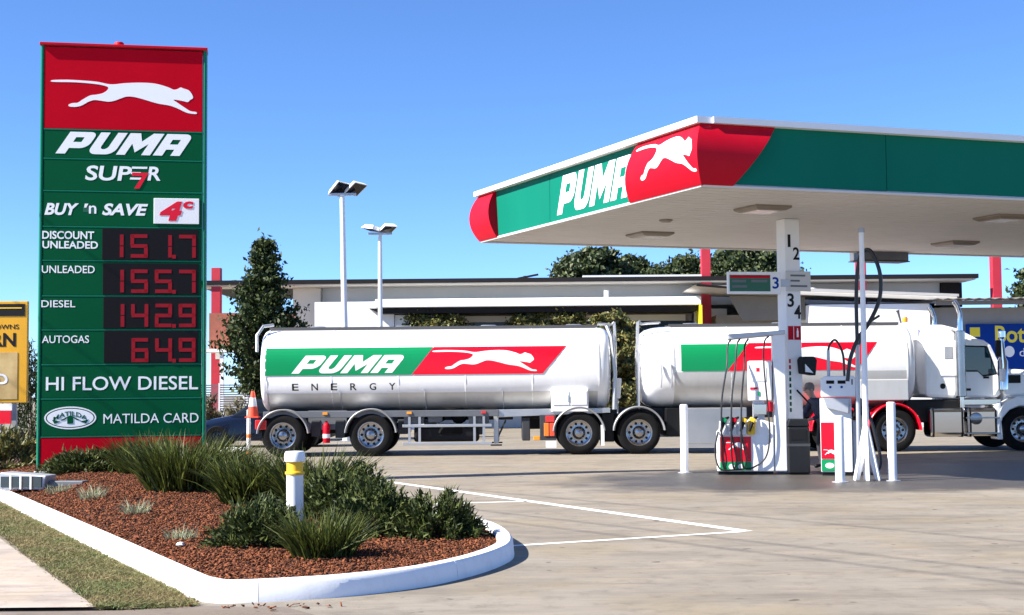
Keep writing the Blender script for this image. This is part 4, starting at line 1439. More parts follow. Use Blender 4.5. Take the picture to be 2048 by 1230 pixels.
TA, TB, TZ, TN = 1.22, 1.03, 2.14, 2.7
def sec(x, k=1.0, dz=0.0, n=44, grow=0.0, a0=0, a1=360):
    out = []
    for i in range(n):
        t = rad(a0 + (a1 - a0) * i / (n if a1 - a0 == 360 else n - 1))
        c, s = math.cos(t), math.sin(t)
        e = 2 / TN
        out.append((x, (TA + grow) * k * math.copysign(abs(c) ** e, c), TZ + dz + (TB + grow) * k * math.copysign(abs(s) ** e, s)))
    return out
def tank_y(z):
    q = min(1, abs((z - TZ) / TB))
    return -TA * (1 - q ** TN) ** (1 / TN)
def tank(parent, x0, x1, d0, d1, split):
    mb = MB()
    ends = [(0.0, 1.0), (0.3, 0.992), (0.55, 0.97), (0.78, 0.92), (0.92, 0.84), (1.0, 0.72), (1.05, 0.4), (1.07, 0.01)]
    ss = [sec(x0 + d0 - d0 * f, k) for f, k in reversed(ends)] + [sec(x1 - d1 + d1 * f, k) for f, k in ends]
    mb.loft(ss)
    t = mb.build('tank_shell', 'white_truck', parent, smooth=True)
    # bare metal belly, a skin under the paint line
    q = (split - TZ) / TB
    ang = math.degrees(math.asin(-(abs(q) ** (TN / 2))))
    mb = MB()
    n = 26
    A = sec(x0 + d0 + 0.01, 1, 0, n, 0.005, 180 - ang, 360 + ang)
    B = sec(x1 - d1 - 0.01, 1, 0, n, 0.005, 180 - ang, 360 + ang)
    mb.add(A + B, [(i, i + 1, n + i + 1, n + i) for i in range(n - 1)])
    mb.build('belly_skin', 'shell_alloy', parent, smooth=True)
    for x in (x0 + d0 + 0.02, x1 - d1 - 0.02):
        mb = MB()
        mb.loft([sec(x - 0.02, 1, 0, 44, 0.012), sec(x + 0.02, 1, 0, 44, 0.012)], caps=False)
        mb.build('shell_ring', 'white_truck', parent, smooth=True)
    k = int((x1 - x0) / 1.5)
    for i in range(1, k):
        x = x0 + d0 + (x1 - x0 - d0 - d1) * i / k
        mb = MB()
        mb.loft([sec(x - 0.012, 1, 0, 44, 0.0), sec(x - 0.006, 1, 0, 44, 0.007), sec(x + 0.006, 1, 0, 44, 0.007), sec(x + 0.012, 1, 0, 44, 0.0)], caps=False)
        mb.build('weld_seam', 'white_truck', parent, smooth=True)
    # coaming rails and hatches on the roof
    for y in (-0.42, 0.42):
        mb = MB()
        mb.box((x0 + d0, y - 0.03, TZ + TB - 0.06), (x1 - d1, y + 0.03, TZ + TB + 0.055))
        mb.build('coaming_rail', 'rail_dark', parent)
    k = int((x1 - x0) / 1.9)
    for i in range(k):
        mb = MB()
        xx = x0 + (i + 0.6) * (x1 - x0) / k
        mb.lathe([(0.26, TZ + TB - 0.03), (0.26, TZ + TB + 0.05), (0.18, TZ + TB + 0.09), (0.001, TZ + TB + 0.095)], c=(xx, 0, 0), n=16)
        mb.build('hatch', 'aluminium', parent, smooth=True)
    return t
def side_art(name, geo, box, matk, parent, off, out=0.010):
    x0, x1, z0, z1 = box
    a, fs = fit(geo, x0, x1, z0, z1)
    a, fs = slice_geo(a, fs, [z0 + (z1 - z0) * i / 8 for i in range(1, 8)])
    return mapped(name, (a, fs), matk, parent, lambda x, u, o: (x - off, tank_y(u) - out - o, u))
def rod(mb, a, b, r=0.02):
    mb.tube([a, b], r, 6)

T1 = thing('tanker_trailer', 'rear white tanker trailer with full brand name and cat on its side', 'trailer', (-1.9, 35.75, 0), 0, 'trailers of the tanker road train')
OX = -1.9
shell = tank(T1, -6.26 - OX, 2.44 - OX, 0.14, 0.30, 1.56)
side_art('green_band', loops_geo([[(-6.10, 2.0), (-2.50, 2.0), (-1.96, 2.68), (-6.10, 2.68)]], 0.001), (-6.10, -1.96, 2.0, 2.68), 'green_truck', shell, OX)
side_art('red_band', loops_geo([[(-2.48, 2.0), (0.74, 2.0), (1.33, 2.68), (-1.94, 2.68)]], 0.001), (-2.48, 1.33, 2.0, 2.68), 'red_truck', shell, OX)
side_art('lettering', brand_geo(0.001, 0.6), (-5.45, -2.68, 2.05, 2.49), 'white_letter', shell, OX, 0.013)
side_art('emblem', cat_geo(0.001), (-1.98, 0.60, 2.06, 2.60), 'white_letter', shell, OX, 0.013)
for k, ch in enumerate('ENERGY'):
    x = -5.44 + k * 0.478
    side_art('lettering', text_geo(ch, 0.001, bold=0.012), (x, x + 0.16, 1.63, 1.80), 'black', shell, OX, 0.010)
mb = MB()
mb.box((-4.2, -0.55, 0.86), (1.9, -0.40, 1.10))
mb.build('chassis_rail', 'chassis', T1, bevel=0.01)
mb = MB()
mb.box((-4.2, 0.40, 0.86), (1.9, 0.55, 1.10))
mb.build('chassis_rail', 'chassis', T1, bevel=0.01)
mb = MB()
mb.box((-4.25, -1.20, 0.96), (1.55, -1.10, 1.12))
mb.build('side_beam', 'grey_metal', T1, bevel=0.01)
mb = MB()
mb.prism([(1.5, 0.93), (4.30, 1.02), (4.30, 1.14), (1.5, 1.12)], -1.15, 1.15)
mb.build('coupling_plate', 'aluminium', T1, bevel=0.01)
for x in (-5.66 - OX, -3.50 - OX):
    axle(T1, x)
    fender(T1, x)
    mb = MB()
    mb.obox((x + 0.1, -0.5, 0.72), (1.1, 0.14, 0.16), (0, 0.05, 0))
    mb.build('suspension_arm', 'chassis', T1)
for xx, rr in ((-1.35 - OX, 0.19), (-1.85 - OX, 0.15), (-2.4 - OX, 0.15)):
    mb = MB()
    mb.lathe([(0.001, -0.5), (rr * 0.8, -0.48), (rr, -0.4), (rr, 0.4), (rr * 0.8, 0.48), (0.001, 0.5)], c=(xx, -0.3, 0.95), axis='y', n=16)
    mb.build('air_tank', 'rubber', T1, smooth=True)
for xx in (-4.9, -4.3, -2.75, -2.1, -0.9):
    mb = MB()
    mb.box((xx - OX - 0.10, -1.0, 0.45 + 0.1 * random.random()), (xx - OX + 0.14, 0.3, 0.90))
    mb.build('valve_block', 'chassis', T1, bevel=0.02)
mb = MB()
mb.box((-4.2, -0.38, 0.55), (-1.1, 0.38, 0.95))
mb.build('underside_shade_box', 'black', T1, bevel=0.02)  # black box added so the space between the wheels reads as dark shade
for x0, x1 in ((-4.22, -3.02), (-2.1, -0.95)):
    mb = MB()
    mb.box((x0, -0.80, 0.84), (x1, -0.74, 1.14))
    mb.build('splash_panel', 'chassis', T1)
mb = MB()
mb.box((-5.07 - OX, -0.98, 0.66), (-4.12 - OX, -0.94, 1.14))
mb.build('splash_panel', 'grey_metal', T1)
mb = MB()
mb.box((-2.45 - OX, -1.05, 0.34), (-0.85 - OX, -0.2, 0.72))
mb.build('spare_carrier', 'black', T1, bevel=0.06)
for x0, x1, z0 in ((-2.7, -2.2, 0.78), (-2.1, -1.75, 0.82), (-1.1, -0.6, 0.76)):
    mb = MB()
    mb.box((x0 - OX, -1.08, z0), (x1 - OX, -0.6, 1.02))
    mb.build('control_box', 'grey_metal', T1, bevel=0.015)
# spare carrier / side guard
for z in (0.30, 0.74):
    mb = MB()
    mb.box((-2.72 - OX, -1.22, z - 0.035), (-0.52 - OX, -1.16, z + 0.035))
    mb.build('guard_rail', 'aluminium', T1, bevel=0.008)
for xx in (-2.55, -2.30, -0.95, -0.72):
    mb = MB()
    mb.box((xx - OX - 0.03, -1.21, 0.28), (xx - OX + 0.03, -1.15, 0.96))
    mb.build('guard_post', 'aluminium', T1)
mb = MB()
mb.lathe([(0.001, 0.0), (0.42, 0.0), (0.46, 0.03), (0.46, 0.24), (0.001, 0.26)], c=(-1.55 - OX, -0.7, 0.52), axis='z', n=28)
mb.build('spare_wheel', 'rubber', T1, smooth=True)
for xx in (-0.42,):
    for y in (-0.85, 0.85):
        mb = MB()
        mb.box((xx - OX - 0.06, y - 0.06, 0.28), (xx - OX + 0.06, y + 0.06, 1.0))
        leg = mb.build('landing_leg', 'aluminium', T1, bevel=0.008)
        mb = MB()
        mb.obox((xx - OX, y, 0.24), (0.28, 0.22, 0.03))
        mb.obox((xx - OX + 0.1, y, 0.55), (0.04, 0.04, 0.6), (0, 0.45, 0))
        mb.build('foot_plate', 'chassis', leg)
E_ = MB()
E_.lathe([(0.001, 0.34), (0.085, 0.34), (0.09, 0.38), (0.09, 0.76), (0.06, 0.82), (0.03, 0.84), (0.03, 0.88), (0.001, 0.88)], c=(-4.6 - OX, -1.12, 0), n=16)
ex_ = E_.build('extinguisher', 'red', T1, smooth=True)
mb = MB()
mb.lathe([(0.092, 0.46), (0.092, 0.56)], c=(-4.6 - OX, -1.12, 0), n=16)
mb.build('extinguisher_label', 'white_letter', ex_)
for x, m_ in ((-4.62, 'amber'), (-2.55, 'amber'), (-0.72, 'tail_red')):
    mb = MB()
    mb.box((x - OX - 0.06, -1.225, 1.03), (x - OX + 0.06, -1.202, 1.09))
    mb.build('marker_lamp', m_, T1, bevel=0.005)
# overflow drains on the shell
for x in (-6.05, -4.25, -2.16, -0.24):
    mb = MB()
    mb.tube([(x - OX - 0.05, tank_y(1.62) - 0.03, 1.62), (x - OX, tank_y(1.6) - 0.05, 1.58), (x - OX, tank_y(1.4) - 0.04, 1.40), (x - OX, tank_y(1.2) - 0.04, 1.12)], 0.016, 6)
    mb.build('drain_pipe', 'galvanised', T1, smooth=True)
mb = MB()
mb.box((0.95 - OX, -1.27, 1.05), (1.86 - OX, -0.9, 1.60))
vb = mb.build('valve_cabinet', 'white', T1, bevel=0.02)
mb = MB()
mb.box((0.99 - OX, -1.285, 1.22), (1.39 - OX, -1.271, 1.56))
mb.build('cabinet_door', 'white', vb, bevel=0.008)
mb = MB()
mb.box((1.42 - OX, -1.285, 1.22), (1.82 - OX, -1.271, 1.56))
mb.build('cabinet_door', 'white', vb, bevel=0.008)
mb = MB()
mb.box((1.35 - OX, -1.30, 1.30), (1.38 - OX, -1.286, 1.46))
mb.build('door_latch', 'chrome', vb)
# ladder and handrail on the front end
def ladder(parent, x, z0, z1, y0, y1, hook=0.0):
    mb = MB()
    for y in (y0, y1):
        pts = [(x, y, z0), (x, y, z1 - 0.1), (x + hook * 0.2, y, z1), (x + hook, y, z1 + 0.03)] if hook else [(x, y, z0), (x, y, z1)]
        mb.tube(smooth_line(pts, 4) if hook else pts, 0.024, 6)
    ld = mb.build('ladder_rail', 'aluminium', parent, smooth=True)
    for i in range(7):
        mb = MB()
        z = z0 + 0.15 + i * (z1 - z0 - 0.3) / 6
        mb.tube([(x, y0, z), (x, y1, z)], 0.016, 6)
        mb.build('rung', 'aluminium', ld)
ladder(T1, 2.56 - OX, 1.1, 3.2, -0.95, -0.55, -0.42)
mb = MB()
mb.tube([(2.50 - OX, -1.05, 1.1), (2.54 - OX, -1.05, 2.0), (2.46 - OX, -1.0, 2.9), (2.34 - OX, -0.9, 3.22)], 0.05, 8)
mb.build('vapour_pipe', 'aluminium', T1, smooth=True)
mb = MB()
mb.box((-6.30 - OX, -1.1, 0.62), (-6.22 - OX, 1.1, 0.96))
tb = mb.build('tail_beam', 'chassis', T1, bevel=0.01)
mb = MB()
mb.box((-6.34 - OX, -1.24, 0.68), (-6.06 - OX, -1.0, 0.92))
mb.build('tail_lamp', 'tail_red', tb, bevel=0.02)
mb = MB()
mb.tube([(-6.32 - OX, -1.10, 2.6), (-6.34 - OX, -1.0, 3.0), (-6.22 - OX, -0.8, 3.24), (-6.0 - OX, -0.6, 3.28)], 0.04, 8)
mb.build('rear_handrail', 'galvanised', T1, smooth=True)

CO1 = thing('traffic_cone', 'red and white traffic cone carried on the rear end of the trailer', 'cone', (-6.44, 34.75, 0.97), 0)
mb = MB()
mb.box((-0.17, -0.17, 0), (0.17, 0.17, 0.03))
mb.build('cone_base', 'cone_red', CO1, bevel=0.01)
for r0, r1, z0, z1, m_, nme in ((0.145, 0.105, 0.03, 0.28, 'cone_red', 'lower_band'), (0.105, 0.07, 0.28, 0.50, 'white', 'white_band'), (0.07, 0.04, 0.50, 0.66, 'cone_red', 'cone_tip')):
    mb = MB()
    mb.cyl((0, 0, z0), (0, 0, z1), r0, r1, 18)
    mb.build(nme, m_, CO1, smooth=True)

T2 = thing('tanker_trailer', 'lead white tanker trailer behind the pumps, coupled to the truck', 'trailer', (6.0, 35.75, 0), 0, 'trailers of the tanker road train')
OX2 = 6.0
shell = tank(T2, 3.20 - OX2, 10.0 - OX2, 0.75, 0.25, 2.0)
side_art('green_band', loops_geo([[(4.16, 2.02), (5.28, 2.02), (5.82, 2.69), (4.16, 2.69)]], 0.001), (4.16, 5.82, 2.02, 2.69), 'green_truck', shell, OX2, 0.010)
side_art('red_band', loops_geo([[(5.30, 2.02), (8.46, 2.02), (9.02, 2.71), (5.84, 2.71)]], 0.001), (5.30, 9.02, 2.02, 2.71), 'red_truck', shell, OX2, 0.010)
side_art('emblem', cat_geo(0.001), (5.98, 8.54, 2.08, 2.62), 'white_letter', shell, OX2, 0.013)
for y in (-0.5, 0.5):
    mb = MB()
    mb.box((0.25 - OX2, y - 0.08, 0.86), (9.9 - OX2, y + 0.08, 1.12))
    mb.build('chassis_rail', 'chassis', T2, bevel=0.01)
for x in (1.62 - OX2, 3.10 - OX2):
    axle(T2, x)
    fender(T2, x)
    mb = MB()
    mb.obox((x + 0.1, -0.5, 0.72), (1.1, 0.14, 0.16), (0, 0.05, 0))
    mb.build('suspension_arm', 'chassis', T2)
for x0, x1, z0, z1 in ((0.4, 4.4, 0.62, 1.10), (3.78, 4.18, 0.42, 1.12), (2.2, 2.5, 0.3, 1.0)):
    mb = MB()
    mb.box((x0 - OX2, -0.56 if x1 > 4.3 else -1.0, z0), (x1 - OX2, 0.56, z1))
    mb.build('bogie_frame', 'black', T2, bevel=0.02)
mb = MB()
mb.box((2.16 - OX2, -1.26, 0.22), (2.24 - OX2, -0.85, 0.72))
mb.build('mud_flap', 'white', T2)
mb = MB()
mb.box((0.22 - OX2, -1.1, 0.35), (0.42 - OX2, 1.1, 0.92))
mb.build('rear_bumper', 'chassis', T2, bevel=0.02)
mb = MB()
mb.box((0.66 - OX2, -1.22, 0.36), (1.06 - OX2, -1.18, 0.98))
hz = mb.build('tail_board', 'chassis', T2, bevel=0.01)
for x0, x1, z0, z1, m_ in ((0.80, 1.02, 0.80, 0.96, 'tail_red'), (0.76, 0.88, 0.46, 0.78, 'orange'), (0.90, 1.02, 0.46, 0.78, 'cone_red')):
    mb = MB()
    mb.box((x0 - OX2, -1.245, z0), (x1 - OX2, -1.221, z1))
    mb.build('reflector', m_, hz, bevel=0.01)
mb = MB()
mb.box((0.80 - OX2, -1.24, 0.18), (1.06 - OX2, -1.20, 0.34))
mb.build('tail_flap', 'white', hz)
mb = MB()
mb.box((0.50 - OX2, -1.20, 0.36), (0.66 - OX2, -1.05, 0.46))
mb.build('tail_lamp', 'amber', T2, bevel=0.01)
mb = MB()
mb.lathe([(0.001, 1.15), (0.5, 1.15), (0.55, 1.18), (0.5, 1.21), (0.001, 1.21)], c=(1.8 - OX2, 0, 0), n=24)
mb.build('fifth_wheel', 'chassis', T2, smooth=True)
mb = MB()
mb.obox((2.62 - OX2, -0.9, 1.62), (0.14, 0.05, 0.50), (0, 0.08, 0))
mb.build('hose_board', 'white', T2, bevel=0.02)
mb = MB()
mb.tube([(2.6 - OX2, -0.9, 1.0), (2.6 - OX2, -0.9, 1.5)], 0.02, 6)
mb.build('board_stay', 'galvanised', T2)
ladder(T2, 3.14 - OX2, 1.1, 3.22, -0.9, -0.5, 0.55)
for x in (3.65, 3.9):
    mb = MB()
    mb.tube([(x - OX2, -1.24, 1.62), (x - OX2 + 0.02, -1.27, 1.9), (x - OX2, -1.24, 2.2)], 0.02, 6)
    mb.build('grab_handle', 'aluminium', T2, smooth=True)
mb = MB()
mb.box((4.20 - OX2, -1.24, 0.24), (5.75 - OX2, -0.7, 1.12))
sb = mb.build('side_locker', 'aluminium', T2, bevel=0.02)
mb = MB()
mb.box((4.20 - OX2, -1.26, 0.16), (5.75 - OX2, -1.18, 0.23))
mb.build('locker_rail', 'aluminium', T2)
mb = MB()
mb.box((8.55 - OX2, -1.22, 1.26), (9.75 - OX2, -0.9, 1.78))
mb.build('front_skirt', 'shell_alloy', T2, bevel=0.02)
mb = MB()
mb.lathe([(0.07, 0), (0.07, 0.10), (0.05, 0.13), (0.001, 0.135)], c=(9.90 - OX2, -0.5, 3.22), n=12)
mb.build('beacon', 'amber', T2, smooth=True)
mb = MB()
mb.tube([(9.80 - OX2, -0.5, 3.20), (9.74 - OX2, -0.5, 3.45), (9.72 - OX2, -0.5, 3.52)], [0.02, 0.03, 0.05], 6)
mb.build('breather_pipe', 'rail_dark', T2, smooth=True)

# prime mover
PM = thing('prime_mover', 'white conventional truck with sleeper cab, chrome tanks and red drive fender', 'truck', (11.2, 35.75, 0), 0)
OX3 = 11.2
def prof(name, pts, y0, y1, matk, parent=PM, bevel=0.04):
    mb = MB()
    mb.prism([(x - OX3, z) for x, z in pts], y0, y1)
    return mb.build(name, matk, parent, bevel=bevel)
for y in (-0.45, 0.45):
    mb = MB()
    mb.box((7.3 - OX3, y - 0.06, 0.75), (14.2 - OX3, y + 0.06, 1.02))
    mb.build('chassis_rail', 'black', PM)
slp = prof('sleeper', [(10.28, 1.32), (11.04, 1.28), (11.10, 1.45), (11.10, 2.88), (10.95, 3.02), (10.50, 3.10), (10.28, 3.03)], -1.16, 1.16, 'white_truck', bevel=0.09)
prof('roof_fairing', [(10.26, 3.00), (11.0, 2.98), (11.55, 2.74), (11.85, 2.64), (11.5, 2.84), (11.1, 3.04), (10.75, 3.13), (10.4, 3.13)], -0.80, 0.80, 'white_truck', bevel=0.06)
mb = MB()
mb.box((10.66 - OX3, -1.185, 1.85), (11.06 - OX3, -1.162, 2.72))
lk = mb.build('sleeper_locker', 'white_truck', slp, bevel=0.02)
mb = MB()
mb.box((10.76 - OX3, -1.195, 2.28), (10.96 - OX3, -1.186, 2.58))
mb.build('locker_handle', 'galvanised', slp, bevel=0.02)
mb = MB()
mb.lathe([(0.07, -1.168), (0.05, -1.175), (0.001, -1.175)], c=(10.7 - OX3, 0, 1.60), axis='y', n=12)
mb.build('vent', 'black', slp)
cb = prof('cab', [(11.12, 1.30), (12.05, 1.30), (12.20, 1.45), (12.22, 1.95), (11.92, 2.62), (11.75, 2.74), (11.12, 2.86)], -1.10, 1.10, 'white_truck', bevel=0.07)
mb = MB()
mb.prism([(x - OX3, z) for x, z in [(11.24, 1.98), (11.55, 1.98), (11.68, 1.86), (12.02, 1.90), (11.80, 2.56), (11.26, 2.58)]], -1.118, -1.102)
mb.build('side_window', 'cab_glass', cb, bevel=0.008)
mb = MB()
mb.add([(12.215 - OX3, -0.95, 2.0), (12.215 - OX3, 0.95, 2.0), (11.96 - OX3, 0.85, 2.58), (11.96 - OX3, -0.85, 2.58)], [(0, 1, 2, 3)])
mb.build('windscreen', 'cab_glass', cb)
mb = MB()
mb.prism([(x - OX3, z) for x, z in [(11.20, 1.36), (11.98, 1.36), (12.10, 1.55), (12.10, 1.88), (11.66, 1.82), (11.52, 1.93), (11.20, 1.93)]], -1.116, -1.101)
dr = mb.build('door', 'white_truck', cb, bevel=0.012)
mb = MB()
mb.box((11.24 - OX3, -1.14, 1.48), (11.38 - OX3, -1.118, 1.54))
mb.build('door_handle', 'black', cb)
mb = MB()
mb.box((11.70 - OX3, -1.135, 1.78), (11.84 - OX3, -1.118, 1.83))
mb.build('door_lamp', 'black', cb)
cb.scale = (1, 0.80, 1)
slp.scale = (1, 0.74, 1)
prof('cab_step', [(11.1, 1.12), (12.05, 1.12), (12.05, 1.28), (11.1, 1.28)], -1.12, 1.12, 'chrome', bevel=0.02)
prof('bonnet', [(12.23, 1.0), (13.9, 0.85), (14.0, 1.5), (13.8, 1.78), (12.9, 1.98), (12.23, 2.04)], -0.72, 0.72, 'white_truck', bevel=0.08)
mb = MB()
mb.box((12.20 - OX3, -0.9, 1.35), (12.85 - OX3, -0.73, 1.9))
mb.build('bonnet_side', 'white_truck', PM, bevel=0.06)
mb = MB()
mb.box((12.30 - OX3, -0.93, 1.66), (12.62 - OX3, -0.905, 1.86))
mb.build('air_intake', 'black', PM, bevel=0.02)
# front mudguard sweeping over the steer wheel
mb = MB()
arcp = [(0.66, 198), (0.70, 175), (0.76, 150), (0.80, 125), (0.82, 100), (0.80, 75), (0.74, 45), (0.68, 10)]
o_ = [(12.55 + r * math.cos(rad(a)), 0.52 + r * math.sin(rad(a))) for r, a in arcp]
i_ = [(12.55 + 0.585 * math.cos(rad(a)), 0.52 + 0.585 * math.sin(rad(a))) for r, a in reversed(arcp)]
mb.prism([(x - OX3, z) for x, z in o_ + i_], -1.24, -0.72)
mb.build('front_guard', 'white_truck', PM, smooth=True, bevel=0.03)
mb = MB()
mb.prism([(x - OX3, z) for x, z in [(11.90, 0.28), (12.04, 0.28), (12.0, 0.9), (12.02, 1.20), (11.86, 1.1)]], -1.22, -0.72)
mb.build('guard_skirt', 'white_truck', PM, bevel=0.02)
for near in (True, False):
    wheel(PM, 12.55 - OX3, near)
for x in (7.98 - OX3, 9.38 - OX3):
    axle(PM, x)
    fender(PM, x, 'red_truck', 0.62, 0, 180, 0.6)
for x0, x1 in ((10.25, 11.10), (11.16, 11.92)):
    mb = MB()
    pr = [(-1.20, 0.36), (-1.24, 0.46), (-1.24, 0.96), (-1.18, 1.06), (-0.72, 1.06), (-0.62, 0.96), (-0.62, 0.46), (-0.70, 0.36)]
    mb.prism(pr, x0 - OX3, x1 - OX3, 'yz')
    tk = mb.build('fuel_tank', 'chrome', PM, bevel=0.05)
    for xx in (x0 + 0.06, x1 - 0.08):
        mb = MB()
        mb.prism([(y * 1.004 - 0.002, 0.71 + (z - 0.71) * 1.03) for y, z in pr], xx - OX3, xx + 0.045 - OX3, 'yz')
        mb.build('tank_strap', 'black', tk)
mb = MB()
mb.lathe([(0.13, -1.246), (0.15, -1.26), (0.13, -1.27), (0.001, -1.268)], c=(11.38 - OX3, 0, 0.80), axis='y', n=18)
mb.build('tank_cap', 'alloy', PM, smooth=True)
for y in (-1.06, 1.06):
    mb = MB()
    mb.tube([(11.10 - OX3, y, 0.95), (11.10 - OX3, y, 3.15), (11.10 - OX3, y, 3.4), (11.04 - OX3, y, 3.58), (10.97 - OX3, y, 3.70)], [0.07, 0.07, 0.062, 0.062, 0.062], 12)
    mb.build('exhaust_stack', 'chrome', PM, smooth=True)
    mb = MB()
    mb.lathe([(0.08, 1.33), (0.115, 1.35), (0.115, 2.95), (0.08, 2.97)], c=(11.10 - OX3, y, 0), n=16)
    mb.build('heat_shield', 'alloy', PM, smooth=True)
for y in (-1.3,):
    mb = MB()
    mb.tube([(12.02 - OX3, y, 1.5), (12.06 - OX3, y, 2.1), (12.02 - OX3, y, 2.75)], 0.025, 8)
    mr = mb.build('mirror_arm', 'chrome', PM, smooth=True)
    mb = MB()
    mb.box((11.98 - OX3, y - 0.08, 1.70), (12.10 - OX3, y + 0.10, 2.02))
    mb.build('mirror_head', 'white', mr, bevel=0.03)
    mb = MB()
    mb.box((11.90 - OX3, y - 0.06, 2.30), (12.02 - OX3, y + 0.10, 2.72))
    mb.build('mirror_head', 'black', mr, bevel=0.03)
mb = MB()
mb.lathe([(0.13, 1.5), (0.13, 2.2), (0.08, 2.3), (0.05, 2.75), (0.09, 2.8), (0.09, 2.95), (0.001, 2.98)], c=(12.16 - OX3, -0.98, 0), n=16)
mb.build('air_cleaner', 'chrome', PM, smooth=True)
for x0, x1, z0, z1 in ((11.185, 11.20, 1.36, 2.6), (12.10, 12.115, 1.40, 1.9)):
    mb = MB()
    mb.box((x0 - OX3, -1.119, z0), (x1 - OX3, -1.1165, z1))
    mb.build('door_gap', 'black', cb)
for z in (0.42, 0.80):
    mb = MB()
    mb.box((11.12 - OX3, -1.30, z), (11.95 - OX3, -1.245, z + 0.035))
    mb.build('step_plate', 'alloy', PM, bevel=0.006)
mb = MB()
mb.tube([(12.13 - OX3, -0.90, 1.42), (12.15 - OX3, -0.94, 1.5), (12.15 - OX3, -0.94, 1.85), (12.10 - OX3, -0.90, 1.92)], 0.015, 6)
mb.build('grab_rail', 'chrome', PM, smooth=True)
mb = MB()
mb.prism([(x - OX3, z) for x, z in [(11.215, 1.95), (11.57, 1.95), (11.70, 1.83), (12.06, 1.87), (11.825, 2.59), (11.235, 2.61)]], -1.109, -1.1015)
mb.build('window_seal', 'black', cb)
for k in range(5):
    mb = MB()
    mb.lathe([(0.001, 0.04), (0.035, 0.03), (0.045, 0.0)], c=(11.0 - OX3, -0.6 + 0.3 * k, 3.05), n=10)
    mb.build('roof_marker_lamp', 'amber', PM, smooth=True)
mb = MB()
mb.box((9.75 - OX3, -0.9, 0.7), (11.1 - OX3, 0.9, 1.26))
mb.build('deck_equipment', 'black', PM, bevel=0.03)

# ------------------------------------------------------------------ shop building behind
BLD = thing('shop_building', 'long low station shop with dark roof edge and white awning', 'building', (0, 60, 0))
def bbox(name, x0, x1, y0, y1, z0, z1, matk, bevel=0.0, parent=None):
    mb = MB()
    mb.box((x0, y0 - 60, z0), (x1, y1 - 60, z1))
    return mb.build(name, matk, parent or BLD, bevel=bevel)
bbox('clerestory_wall', -8.2, 18.5, 60.4, 66, 5.2, 6.1, 'render_grey')
rf = bbox('roof', -13.4, 19.6, 58.6, 68, 6.12, 6.30, 'roof_dark')
bbox('eave_soffit', -13.3, 19.5, 58.7, 60.3, 6.06, 6.118, 'eave_tan')
bbox('roof_end_wall', 18.52, 19.4, 60.2, 66, 5.0, 6.05, 'roof_dark')
bbox('ridge_flashing', 3.0, 8.4, 58.9, 59.2, 6.302, 6.40, 'white')
bbox('return_wall', -9.4, -8.22, 60.0, 67, 0, 6.05, 'eave_tan')
bbox('front_wall', -8.2, -4.9, 58.05, 60.3, 0, 5.32, 'white_wall')
bbox('front_wall', -4.88, -3.2, 58.15, 60.35, 0, 4.75, 'white_wall')
bbox('awning_fascia', -5.6, 7.75, 57.2, 57.5, 5.02, 5.36, 'white_wall', 0.02)
bbox('awning_deck', -5.6, 7.75, 57.52, 60.3, 5.05, 5.34, 'white_wall')
mb = MB()
mb.prism([(-5.9, 5.0), (-5.4, 4.78), (7.6, 4.78), (7.6, 5.0)], 57.4 - 60, 59.3 - 60)
mb.build('awning_shade_slab', 'roof_dark', BLD)  # near-black slab: the shade beneath the white fascia, put in as colour
bbox('shop_back_wall', -8.0, 18.4, 63.0, 63.3, 0, 5.25, 'soffit_dark')
bbox('shop_ceiling', -8.0, 7.7, 59.96, 63.0, 4.5, 5.0, 'soffit_dark')
bbox('window_head', -3.18, 7.4, 59.7, 59.95, 4.50, 4.76, 'render_grey')
bbox('window_sill', -3.18, 7.4, 59.65, 59.95, 0.0, 0.75, 'render_grey')
for i in range(7):
    x0 = -3.15 + i * 1.51
    w_ = bbox('window_pane', x0 + 0.04, x0 + 1.47, 59.85, 59.88, 0.76, 4.48, 'glass_dark')
    bbox('window_mullion', x0 - 0.03, x0 + 0.03, 59.78, 59.92, 0.76, 4.49, 'chassis')
bbox('yellow_edge', 7.66, 7.76, 57.0, 58.5, 2.6, 5.0, 'yellow_letter')
bbox('side_wall', 7.82, 9.2, 59.9, 60.4, 0, 5.0, 'white_wall')
for x, z1, m_ in ((8.2, 7.6, 'red_column'), (14.75, 7.4, 'red_column'), (20.45, 7.3, 'red_column'), (-12.45, 6.85, 'red_column')):
    mb = MB()
    yy = 59.0 if x > -10 else 58.9
    mb.box((x - 0.19, yy - 60 - 0.19, 0), (x + 0.19, yy - 60 + 0.19, z1))
    cl = mb.build('column', m_, BLD, bevel=0.01)
    if x < -10:
        mb = MB()
        mb.box((x + 0.0, yy - 60 - 0.205, 3.0), (x + 0.2, yy - 60 - 0.192, 4.3))
        mb.build('column_patch', 'eave_tan', cl)
for x, z0, z1 in ((3.95, 5.36, 5.72), (12.6, 5.35, 5.75)):
    mb = MB()
    mb.cyl((x, -1.6, z0), (x, -1.6, z1), 0.10, n=12)
    mb.build('roof_vent_pipe', 'white', BLD, smooth=True)

